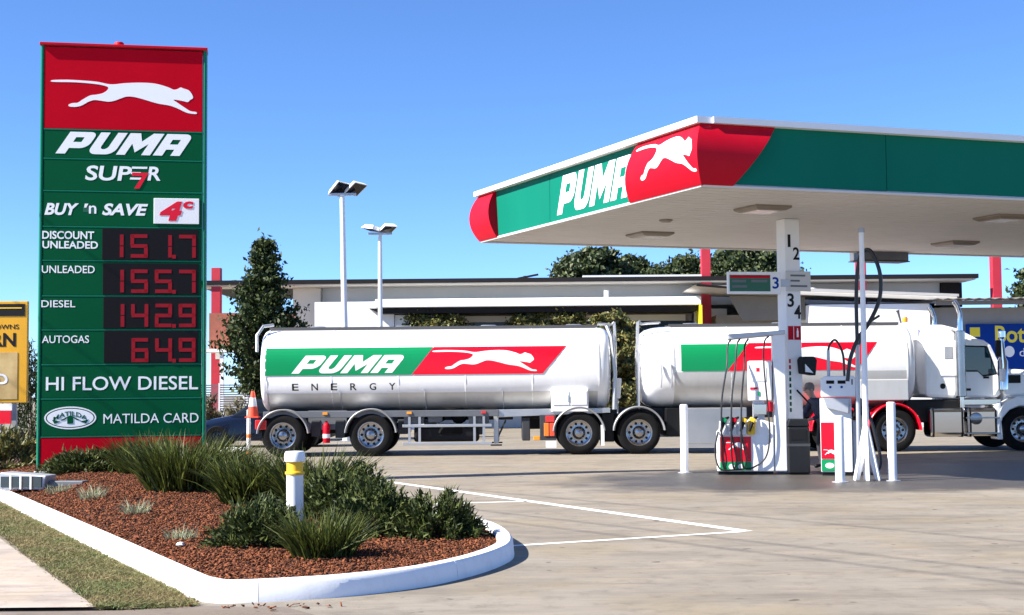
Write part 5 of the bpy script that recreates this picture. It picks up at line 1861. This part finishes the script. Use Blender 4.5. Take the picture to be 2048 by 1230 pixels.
VER = thing('verandah_wing', 'grey roofed verandah wing behind the second tanker trailer', 'building', (13, 57, 0))
def vbox(name, x0, x1, y0, y1, z0, z1, matk, parent=None, bevel=0.0):
    mb = MB()
    mb.box((x0 - 13, y0 - 57, z0), (x1 - 13, y1 - 57, z1))
    return mb.build(name, matk, parent or VER, bevel=bevel)
mb = MB()
mb.prism([(7.2 - 13, 5.66), (8.6 - 13, 5.50), (17.6 - 13, 5.12), (17.6 - 13, 5.22), (9.0 - 13, 5.62)], -2.0, 2.6)
mb.build('roof_sheet', 'roof_grey', VER)
mb = MB()
mb.prism([(8.5 - 13, 5.36), (17.5 - 13, 4.94), (17.5 - 13, 5.10), (8.5 - 13, 5.49)], -2.12, -1.98)
mb.build('gutter', 'eave_tan', VER, bevel=0.02)
mb = MB()
mb.prism([(7.25 - 13, 5.62), (9.2 - 13, 5.45), (9.2 - 13, 5.52), (7.25 - 13, 5.70)], -2.2, -2.0)
mb.build('barge_board', 'roof_dark', VER)
mb = MB()
mb.prism([(9.2 - 13, 4.3), (11.7 - 13, 4.3), (11.7 - 13, 5.2), (8.7 - 13, 5.28)], -1.2, -1.0)
mb.build('shade_panel', 'brown_wall', VER)
vbox('wall', 11.72, 16.45, 55.06, 58.9, 0, 4.85, 'white_wall')
vbox('wall', 8.4, 11.70, 57.6, 58.9, 0, 4.6, 'brown_wall')
SHD = thing('bottle_shop', 'blue-grey shop wall under a corrugated awning with blue sign', 'building', (21, 57, 0))
mb = MB()
mb.box((16.47 - 21, -1.2, 0), (30 - 21, 3, 4.72))
mb.build('wall', 'wall_bluegrey', SHD)
mb = MB()
n = 60
vs, fs = [], []
for i in range(n + 1):
    x = 16.2 + i * 0.2
    z = 5.0 + 0.05 * (i % 2)
    vs += [(x - 21, -3.2, z - 0.06), (x - 21, 0.4, z + 0.12)]
for i in range(n):
    fs.append((2 * i, 2 * i + 2, 2 * i + 3, 2 * i + 1))
vs2 = [(a, b, c - 0.02) for a, b, c in vs]
off = len(vs)
mb.add(vs + vs2, fs + [tuple(q + off for q in f[::-1]) for f in fs] + [(2 * i, 2 * i + 2, off + 2 * i + 2, off + 2 * i) for i in range(n)])
mb.build('corrugated_awning', 'awning_grey', SHD, smooth=False)
mb = MB()
mb.box((16.4 - 21, -2.9, 4.74), (29 - 21, -2.75, 4.90))
mb.build('awning_beam', 'soffit_dark', SHD)
BS = thing('shop_sign', 'blue banner sign with yellow and white lettering on the wall', 'sign', (20.35, 55.7, 0))
mb = MB()
mb.box((-2.3, -0.05, 2.25), (4.5, 0.0, 4.05))
bb = mb.build('board', 'blue_sign', BS, bevel=0.01)
flat('lettering', fit(text_geo('Bottle', bold=0.02), -1.15, 0.9, 3.30, 3.98), 'yellow_letter', bb, -0.054)
flat('lettering', fit(text_geo('drive'), -0.20, 0.8, 2.75, 3.08), 'white_letter', bb, -0.054)
flat('logo_mark', loops_geo([[(-2.15, 3.55), (-1.75, 3.55), (-1.75, 3.92), (-2.15, 3.92)]]), 'yellow_letter', bb, -0.054)
flat('logo_mark', loops_geo([ell(-0.6, 2.95, 0.2, 0.22)]), 'white_letter', bb, -0.054)

# ------------------------------------------------------------------ light poles
def light_pole(label, loc, h, r, heads, lean=0.0):
    t = thing('light_pole', label, 'light pole', loc, 0, 'floodlight poles behind the tanker')
    mb = MB()
    mb.tube([(0, 0, 0), (-lean * 0.5, 0, h * 0.5), (-lean, 0, h)], [r * 1.3, r, r * 0.8], 14)
    mb.build('pole', 'white', t, smooth=True)
    mb = MB()
    mb.box((-lean - 0.45, -0.05, h - 0.02), (-lean + 0.45, 0.05, h + 0.06))
    mb.build('cross_arm', 'galvanised', t, bevel=0.01)
    for dx, ya, rx, ry in heads:
        mb = MB()
        R_ = Euler((rx, ry, ya)).to_matrix()
        P3 = lambda p: tuple(Vector((-lean + dx, 0, h + 0.20)) + R_ @ Vector(p))
        vs = [P3(p) for p in [(-0.27, -0.36, -0.05), (0.27, -0.36, -0.05), (0.27, 0.30, -0.05), (-0.27, 0.30, -0.05), (-0.19, -0.22, 0.12), (0.19, -0.22, 0.12), (0.19, 0.26, 0.12), (-0.19, 0.26, 0.12)]]
        mb.add(vs, [(0, 3, 2, 1), (4, 5, 6, 7), (0, 1, 5, 4), (1, 2, 6, 5), (2, 3, 7, 6), (3, 0, 4, 7)])
        hd = mb.build('floodlight', 'white', t, bevel=0.02)
        mb = MB()
        vs = [P3(p) for p in [(-0.23, -0.32, -0.055), (0.23, -0.32, -0.055), (0.23, 0.26, -0.055), (-0.23, 0.26, -0.055)]]
        mb.add(vs, [(0, 1, 2, 3)])
        mb.build('lens', 'glass_dark', hd)
    mb = MB()
    mb.box((-0.2, -0.2, 0), (0.2, 0.2, 0.03))
    mb.build('base_plate', 'galvanised', t)
    return t
light_pole('taller nearer white pole with a tilted twin floodlight', (-5.33, 45, 0), 7.95, 0.10, [(-0.10, 0.75, -0.62, 0.1), (0.42, 0.75, -0.50, 0.1)], 0.13)
light_pole('shorter farther white pole with flat twin floodlights', (-4.90, 52, 0), 7.45, 0.09, [(-0.30, -0.5, -0.12, 0.15), (0.28, 0.5, -0.30, 0)])

# ------------------------------------------------------------------ trees and background plants
def limbs(mb, h, r0, n, spread, z0, z1):
    mb.tube([(0, 0, -0.05), (0.03, 0.02, h * 0.3), (-0.03, 0.03, h * 0.65), (0.02, 0, h * 0.97)], [r0, r0 * 0.8, r0 * 0.5, r0 * 0.12], 9)
    for i in range(n):
        z = z0 + (z1 - z0) * (i + random.random()) / n
        a = i * 2.4 + random.random()
        l = spread(z) * 0.85
        mb.tube([(0, 0, z), (l * .5 * math.cos(a), l * .5 * math.sin(a), z + l * 0.10), (l * math.cos(a), l * math.sin(a), z + l * 0.32)], [r0 * 0.28, r0 * 0.18, r0 * 0.06], 5)
def cone_tree(label, loc, h, zc, rmax, name='conifer_tree'):
    t = thing(name, label, 'tree', loc)
    spread = lambda z: rmax * max(0.04, (1 - (z - zc) / (h - zc))) ** 0.85 * min(1, 0.6 + (z - zc) * 0.6)
    mb = MB()
    limbs(mb, h, 0.15, 40, spread, zc, h * 0.95)
    mb.build('trunk', 'bark', t, smooth=True)
    cs = []
    z = zc
    lev = 0
    while z < h - 0.1:
        r = spread(z) * random.uniform(0.85, 1.12)
        nb = max(4, int(8 * r / rmax + 2))
        for k in range(nb):
            a = lev * 0.7 + 2 * math.pi * k / nb + random.uniform(-0.35, 0.35)
            rl = r * random.uniform(0.65, 1.28)
            for q in range(5):
                f = 0.3 + 0.7 * q / 4
                c = np.array([rl * f * math.cos(a), rl * f * math.sin(a), z + 0.30 * rl * f * f + random.uniform(-0.05, 0.05)])
                cs.append(c + RNG.normal(0, 0.10 + 0.07 * f, (46, 3)) * np.array([1, 1, 0.62]))
        z += 0.36 + 0.06 * random.random()
        lev += 1
    cs.append(np.array([0, 0, h - 0.15]) + RNG.normal(0, 0.10, (60, 3)) * np.array([1, 1, 2.0]))
    cs = np.concatenate(cs)
    obj_from('crown', leaf_cloud('crown', cs, 0.17, 'pine_leaf', 0.55, 0.6), t)
    return t
def round_tree(label, loc, h, rx, ry, clumps, leaf, matk='tree_leaf', name='leafy_tree', zlow=0.35, group=None, per=260, cat='tree', trunk=0.16):
    t = thing(name, label, cat, loc, 0, group)
    mb = MB()
    limbs(mb, h * 0.85, trunk, 8, lambda z: rx * 0.8, h * zlow, h * 0.8)
    mb.build('trunk', 'bark', t, smooth=True)
    cs = []
    for i in range(clumps):
        u = RNG.normal(size=3)
        u /= np.linalg.norm(u)
        k = RNG.uniform(0.08, 1.0) ** (1 / 2.6)
        c = np.array([rx * u[0] * k, ry * u[1] * k, h * (zlow + (1 - zlow) * 0.5) + h * (1 - zlow) * 0.46 * u[2] * k])
        s = RNG.uniform(0.10, 0.24) * min(rx, h * 0.5)
        p = RNG.normal(size=(per, 3)) * RNG.uniform(0.35, 0.8)
        cs.append(c + p * s * np.array([1.3, 1.3, 0.7]))
    cs = np.concatenate(cs)
    cs[:, 2] = np.maximum(cs[:, 2], 0.03)
    obj_from('crown', leaf_cloud('crown', cs, leaf, matk, 0.55, 0.4), t)
    return t
cone_tree('dark cone-shaped tree standing behind the rear tanker end', (-8.15, 46, 0), 6.6, 1.6, 1.45)
G1 = 'trees beyond the shop roof'
round_tree('dark bushy tree beyond the roof, at the canopy tip', (4.6, 78, 0), 9.8, 2.1, 2.0, 170, 0.30, group=G1, zlow=0.45)
round_tree('paler tree with gaps beyond the shop roof', (7.0, 80, 0), 9.3, 2.0, 1.8, 120, 0.30, 'tree_leaf', group=G1, zlow=0.45)
round_tree('small dark tree beyond the roof, hidden mostly by the column', (11.3, 80, 0), 9.0, 1.6, 1.6, 110, 0.30, group=G1, zlow=0.45)
round_tree('broad dark tree beyond the roof, left of the red column', (9.6, 79, 0), 9.2, 2.3, 2.0, 170, 0.30, group=G1, zlow=0.45)
round_tree('dark tree beyond the roof, right of the red column', (13.2, 78, 0), 9.9, 2.4, 2.1, 180, 0.30, group=G1, zlow=0.45)
round_tree('dark tree at the far right end of the shop roofs', (27.4, 72, 0), 8.0, 1.6, 1.6, 90, 0.30, group=G1, zlow=0.35)
round_tree('dark tree half hidden behind the price sign, beside the red column', (-13.9, 56, 0), 4.9, 0.9, 0.9, 26, 0.20, zlow=0.2)
round_tree('dense yellow-green bush in the gap between the two trailers', (3.35, 47, 0), 4.5, 1.0, 0.9, 150, 0.15, 'shrub_leaf', 'tall_bush', 0.02, per=220, cat='shrub', trunk=0.07)
round_tree('low reddish shrub above the rear trailer, nearest the white wall', (-3.2, 57.9, 0), 5.2, 1.25, 0.6, 90, 0.14, 'shrub_leaf', 'window_shrub', 0.5, 'shrubs by the shop windows', 160, 'shrub', 0.06)
round_tree('reddish shrub in the middle of the dark shop windows', (0.4, 57.9, 0), 5.1, 0.9, 0.6, 70, 0.14, 'shrub_leaf', 'window_shrub', 0.5, 'shrubs by the shop windows', 160, 'shrub', 0.06)
round_tree('reddish shrub behind the front end of the rear trailer', (2.1, 57.9, 0), 5.25, 1.0, 0.6, 80, 0.14, 'shrub_leaf', 'window_shrub', 0.5, 'shrubs by the shop windows', 160, 'shrub', 0.06)
for lab, x, y, h, rx in (('dark brown hedge under the red column behind the sign', -10.9, 49.5, 1.25, 1.3), ('brown hedge behind the dark blue car', -9.3, 49.0, 1.35, 1.1)):
    juniper(lab, (x, y, 0), rx, 0.7, h, 3200, 'hedges below the shop end', 'dry_leaf', 'hedge', 0.16, 'hedge')
for i, (lab, x, y, h, rx, m_) in enumerate((
        ('tall dark bush between the yellow billboard and price sign', -11.4, 33.5, 2.6, 0.55, 'tree_leaf'), ('olive bush below the yellow billboard', -10.9, 29.4, 0.95, 0.8, 'dry_leaf'),
        ('dry grassy bush at the left foot of the price sign', -9.6, 26.6, 0.7, 0.7, 'shrub_leaf'), ('green bush behind the red and white notice', -11.9, 31.0, 1.3, 0.9, 'tree_leaf'),
        ('brown low bush behind the right edge of the price sign', -7.6, 31.5, 0.55, 0.7, 'dry_leaf'))):
    juniper(lab, (x, y, bed_z(x, y) - 0.01), rx, 0.6, h, 2600, 'bushes around the price sign', m_, 'bush', 0.11)
# white edging stones
for i in range(5):
    mb = MB()
    r = 0.15 + 0.05 * random.random()
    mb.lathe([(0.001, 0), (r, 0), (r * 1.05, 0.06), (r * 0.8, 0.13), (0.001, 0.16)], n=8)
    tag(mb.build('edging_stone', 'stone', loc=(-8.15 + i * 0.24, 37.5 - 0.04 * i, 0.0), rz=i * 1.1), ('leftmost', 'second', 'middle', 'fourth', 'rightmost')[i] + ' white stone of the short row before the dark blue car', 'stone', 'white edging stones')

# ------------------------------------------------------------------ left edge: billboard, notice, floodlight, marker post, car
YB = thing('billboard', 'tall yellow billboard with black header and golden picture', 'billboard', (-11.3, 30, 0), rad(4))
mb = MB()
mb.box((-1.2, -0.06, 1.42), (0.90, 0.06, 3.60))
yb = mb.build('board', 'yellow_board', YB, bevel=0.01)
mb = MB()
mb.box((-1.15, -0.07, 3.28), (0.84, -0.061, 3.54))
hd = mb.build('header_panel', 'black', YB)
mb = MB()
mb.box((0.30, -0.075, 3.44), (0.78, -0.071, 3.465))
mb.build('header_print', 'yellow', hd)
flat('lettering', fit(text_geo('DOWNS', bold=0.005), 0.10, 0.72, 3.0, 3.1), 'black', yb, -0.064)
flat('lettering', fit(text_geo('CORN', bold=0.03), -0.45, 0.66, 2.62, 2.92), 'black', yb, -0.064)
mb = MB()
mb.box((-1.15, -0.07, 1.50), (0.70, -0.061, 2.5))
pc = mb.build('picture_panel', 'bread', YB)
flat('picture_lettering', fit(text_geo('D', bold=0.03, shear=-0.2), 0.25, 0.50, 1.82, 2.05), 'white_letter', pc, -0.074)
for x in (-0.9, 0.6):
    mb = MB()
    mb.box((x - 0.05, 0.06, 0), (x + 0.05, 0.16, 3.5))
    mb.build('post', 'galvanised', YB)
RW = thing('notice_sign', 'small red and white notice on a white post under the billboard', 'sign', (-10.72, 29.3, bed_z(-10.7, 29.3)), rad(3))
mb = MB()
mb.box((-0.55, -0.02, 1.02), (0.26, 0.02, 1.16))
mb.build('white_strip', 'white', RW)
mb = MB()
mb.box((-0.55, -0.02, 0.74), (0.24, 0.02, 1.015))
mb.build('red_board', 'red_truck', RW)
mb = MB()
mb.box((-0.10, 0.021, 0.0), (0.02, 0.08, 1.0))
mb.build('post', 'white', RW)
FL = thing('ground_floodlight', 'grey metal floodlight box lying at the foot of the price sign', 'floodlight', (-7.35, 21.25, bed_z(-7.35, 21.25)), rad(-8))
FL.scale = (1.15, 1.15, 1.25)
mb = MB()
mb.prism([(-0.32, 0.03), (0.30, 0.03), (0.34, 0.20), (-0.30, 0.24)], -0.14, 0.16)
hs = mb.build('housing', 'galvanised', FL, bevel=0.015)
mb = MB()
mb.box((-0.28, -0.16, 0.06), (0.28, -0.141, 0.19))
mb.build('glass', 'cab_glass', hs)
for x in (-0.14, 0.0, 0.14):
    mb = MB()
    mb.box((x - 0.012, -0.172, 0.04), (x + 0.012, -0.161, 0.21))
    mb.build('guard_bar', 'white', hs)
mb = MB()
mb.tube([(-0.36, -0.05, -0.02), (-0.38, -0.05, 0.12), (-0.30, -0.05, 0.17)], 0.018, 6)
mb.build('yoke', 'galvanised', FL)
mb = MB()
mb.box((0.28, -0.05, 0.0), (0.80, 0.12, 0.13))
mb.build('gear_tray', 'grey_metal', FL, bevel=0.01)
BLT = thing('bollard_light', 'short white bollard light with yellow band among the shrubs', 'bollard', (-2.19, 14.1, bed_z(-2.19, 14.1) - 0.02))
mb = MB()
mb.lathe([(0.085, 0), (0.085, 0.66), (0.088, 0.67)], n=24)
mb.build('post', 'white', BLT, smooth=True)
mb = MB()
mb.lathe([(0.088, 0.67), (0.098, 0.68), (0.098, 0.70), (0.082, 0.705), (0.082, 0.80)], n=24)
mb.build('lamp_band', 'yellow', BLT, smooth=True)
mb = MB()
mb.lathe([(0.082, 0.80), (0.102, 0.805), (0.102, 0.885), (0.09, 0.905), (0.001, 0.91)], n=24)
mb.build('cap', 'white', BLT, smooth=True)
MP = thing('marker_post', 'thin white marker post with orange bands behind the trailer tail', 'post', (-6.85, 36.4, 0))
mb = MB()
mb.cyl((0, 0, 0), (0, 0, 1.15), 0.055, 0.05, 12)
mp = mb.build('post', 'white', MP, smooth=True)
for z in (0.0, 0.42):
    mb = MB()
    mb.lathe([(0.058, z + 0.01), (0.058, z + 0.10)], n=12)
    mb.build('orange_band', 'orange', MP, smooth=True)
# dark blue car, mostly hidden by the trailer
CAR = thing('parked_car', 'dark blue car with its nose showing behind the tanker tail', 'car', (-7.25, 41.5, 0), rad(182))
def carloft(name, matk, secs_, parent=CAR):
    mb = MB()
    ss = []
    for x, w, z0, z1, z2 in secs_:
        ss.append([(x, -w, z0), (x, -w * 1.02, (z0 + z1) / 2), (x, -w * 0.96, z1), (x, -w * 0.75, z2), (x, 0, z2 + 0.03), (x, w * 0.75, z2), (x, w * 0.96, z1), (x, w * 1.02, (z0 + z1) / 2), (x, w, z0)])
    mb.loft(ss)
    return mb.build(name, matk, parent, smooth=True)
cbd = carloft('body', 'car_blue', [(2.15, 0.55, 0.30, 0.48, 0.55), (2.05, 0.78, 0.22, 0.55, 0.66), (1.6, 0.86, 0.20, 0.68, 0.80), (0.9, 0.88, 0.20, 0.80, 0.93), (0.0, 0.88, 0.20, 0.85, 0.96), (-1.4, 0.88, 0.22, 0.86, 0.98), (-1.95, 0.80, 0.28, 0.80, 0.92), (-2.1, 0.6, 0.34, 0.6, 0.7)])
carloft('cabin', 'glass_dark', [(0.95, 0.70, 0.88, 0.90, 0.93), (0.3, 0.68, 0.92, 1.25, 1.38), (-0.8, 0.68, 0.92, 1.30, 1.43), (-1.5, 0.66, 0.92, 0.98, 1.02)])
for y in (-1, 1):
    mb = MB()
    mb.add([(2.02, 0.50 * y, 0.56), (2.00, 0.80 * y, 0.58), (1.62, 0.86 * y, 0.70), (1.80, 0.58 * y, 0.72)], [(0, 1, 2, 3)])
    o = mb.build('headlight', 'chrome', CAR)
    o.location = (0.02, 0.01 * y, 0.01)
    for x in (1.35, -1.3):
        mb = MB()
        mb.lathe([(0.19, 0.0), (0.30, -0.01), (0.32, 0.03), (0.32, 0.18), (0.2, 0.2)], axis='y', n=24)
        w_ = mb.build('wheel', 'rubber', CAR, loc=(x, -0.89 if y < 0 else 0.89, 0.32), rz=0 if y < 0 else math.pi, smooth=True)
        mb = MB()
        mb.lathe([(0.19, 0.0), (0.17, 0.03), (0.05, 0.02), (0.001, 0.02)], axis='y', n=16)
        mb.build('rim', 'alloy', w_, smooth=True)
mb = MB()
mb.box((2.08, -0.26, 0.36), (2.19, 0.26, 0.46))
mb.build('number_plate', 'white', CAR)
# small sheds and fence far left behind
SD = thing('white_shed', 'white walled shed with red-brown upper wall left of the cone tree', 'shed', (-10.6, 56, 0))
mb = MB()
mb.box((-0.2, 0, 0), (1.6, 2, 3.2))
mb.build('wall', 'white_wall', SD)
mb = MB()
mb.box((-1.6, 0.3, 3.25), (1.6, 2, 4.8))
mb.build('upper_wall', 'brick_red', SD)
mb = MB()
mb.box((-1.9, -0.6, 3.21), (0.3, 1.0, 3.33))
mb.build('awning', 'white_wall', SD)
mb = MB()
mb.box((-1.0, -0.5, 0), (-0.85, -0.35, 3.2))
mb.build('awning_post', 'white', SD)
for k, m_ in ((0.95, 'blue_sign'), (1.18, 'red_truck')):
    mb = MB()
    mb.box((k, -0.06, 1.9), (k + 0.2, -0.01, 3.0))
    mb.build('flag_banner', m_, SD)
FN = thing('mesh_fence', 'grey metal fence panels behind the hedge', 'fence', (-11.0, 51.5, 0))
for i in range(5):
    mb = MB()
    mb.box((-1.6 + i * 0.9, -0.03, 0), (-1.55 + i * 0.9, 0.03, 1.95))
    mb.build('fence_post', 'white', FN)
for i in range(4):
    for z in np.linspace(0.9, 1.85, 12):
        mb = MB()
        mb.box((-1.54 + i * 0.9, -0.01, z), (-0.71 + i * 0.9, 0.01, z + 0.045))
        mb.build('fence_slat', 'grey_metal', FN)
AN = thing('power_pole_top', 'distant power pole cross arm showing above the roof', 'power pole', (0.9, 95, 0))
mb = MB()
mb.cyl((0, 0, 0), (0, 0, 9.35), 0.16, 0.12, 10)
mb.build('pole', 'bark', AN, smooth=True)
mb = MB()
mb.obox((0.2, 0, 9.3), (1.6, 0.14, 0.14), (0, -0.2, 0.5))
mb.build('cross_arm', 'bark', AN)

# ------------------------------------------------------------------ overhead line along the street; only its shadow reaches the forecourt
OL = thing('overhead_line', 'street power line on timber poles, casting thin shadows on the concrete', 'power line', (-8.5, 12.4, 0))
OD = Vector((2.4, -3.3, 0)).normalized()
for k, (gx, gy) in enumerate(((1.75, 14.6), (3.0, 14.0), (4.6, 15.3))):
    h = 9.0 + 0.15 * k
    c = Vector((gx, gy, 0)) + S * (h / S.z) - Vector(OL.location)
    mb = MB()
    mb.tube([c + OD * t + Vector((0, 0, 0.9 * ((t / 32) ** 2))) for t in np.linspace(-32, 32, 25)], 0.013, 6)
    mb.build('cable', 'black', OL)
for t in (-32, 32):
    c = Vector((3.0, 14.0, 0)) + S * (9.0 / S.z) - Vector(OL.location) + OD * t
    mb = MB()
    mb.cyl((c.x, c.y, 0), (c.x, c.y, 10.4), 0.17, 0.12, 12)
    p = mb.build('pole', 'bark', OL, smooth=True)
    mb = MB()
    mb.obox((c.x, c.y, 9.95), (3.4, 0.12, 0.14), (0, 0, math.atan2(OD.x, -OD.y)))
    mb.build('cross_arm', 'bark', p)
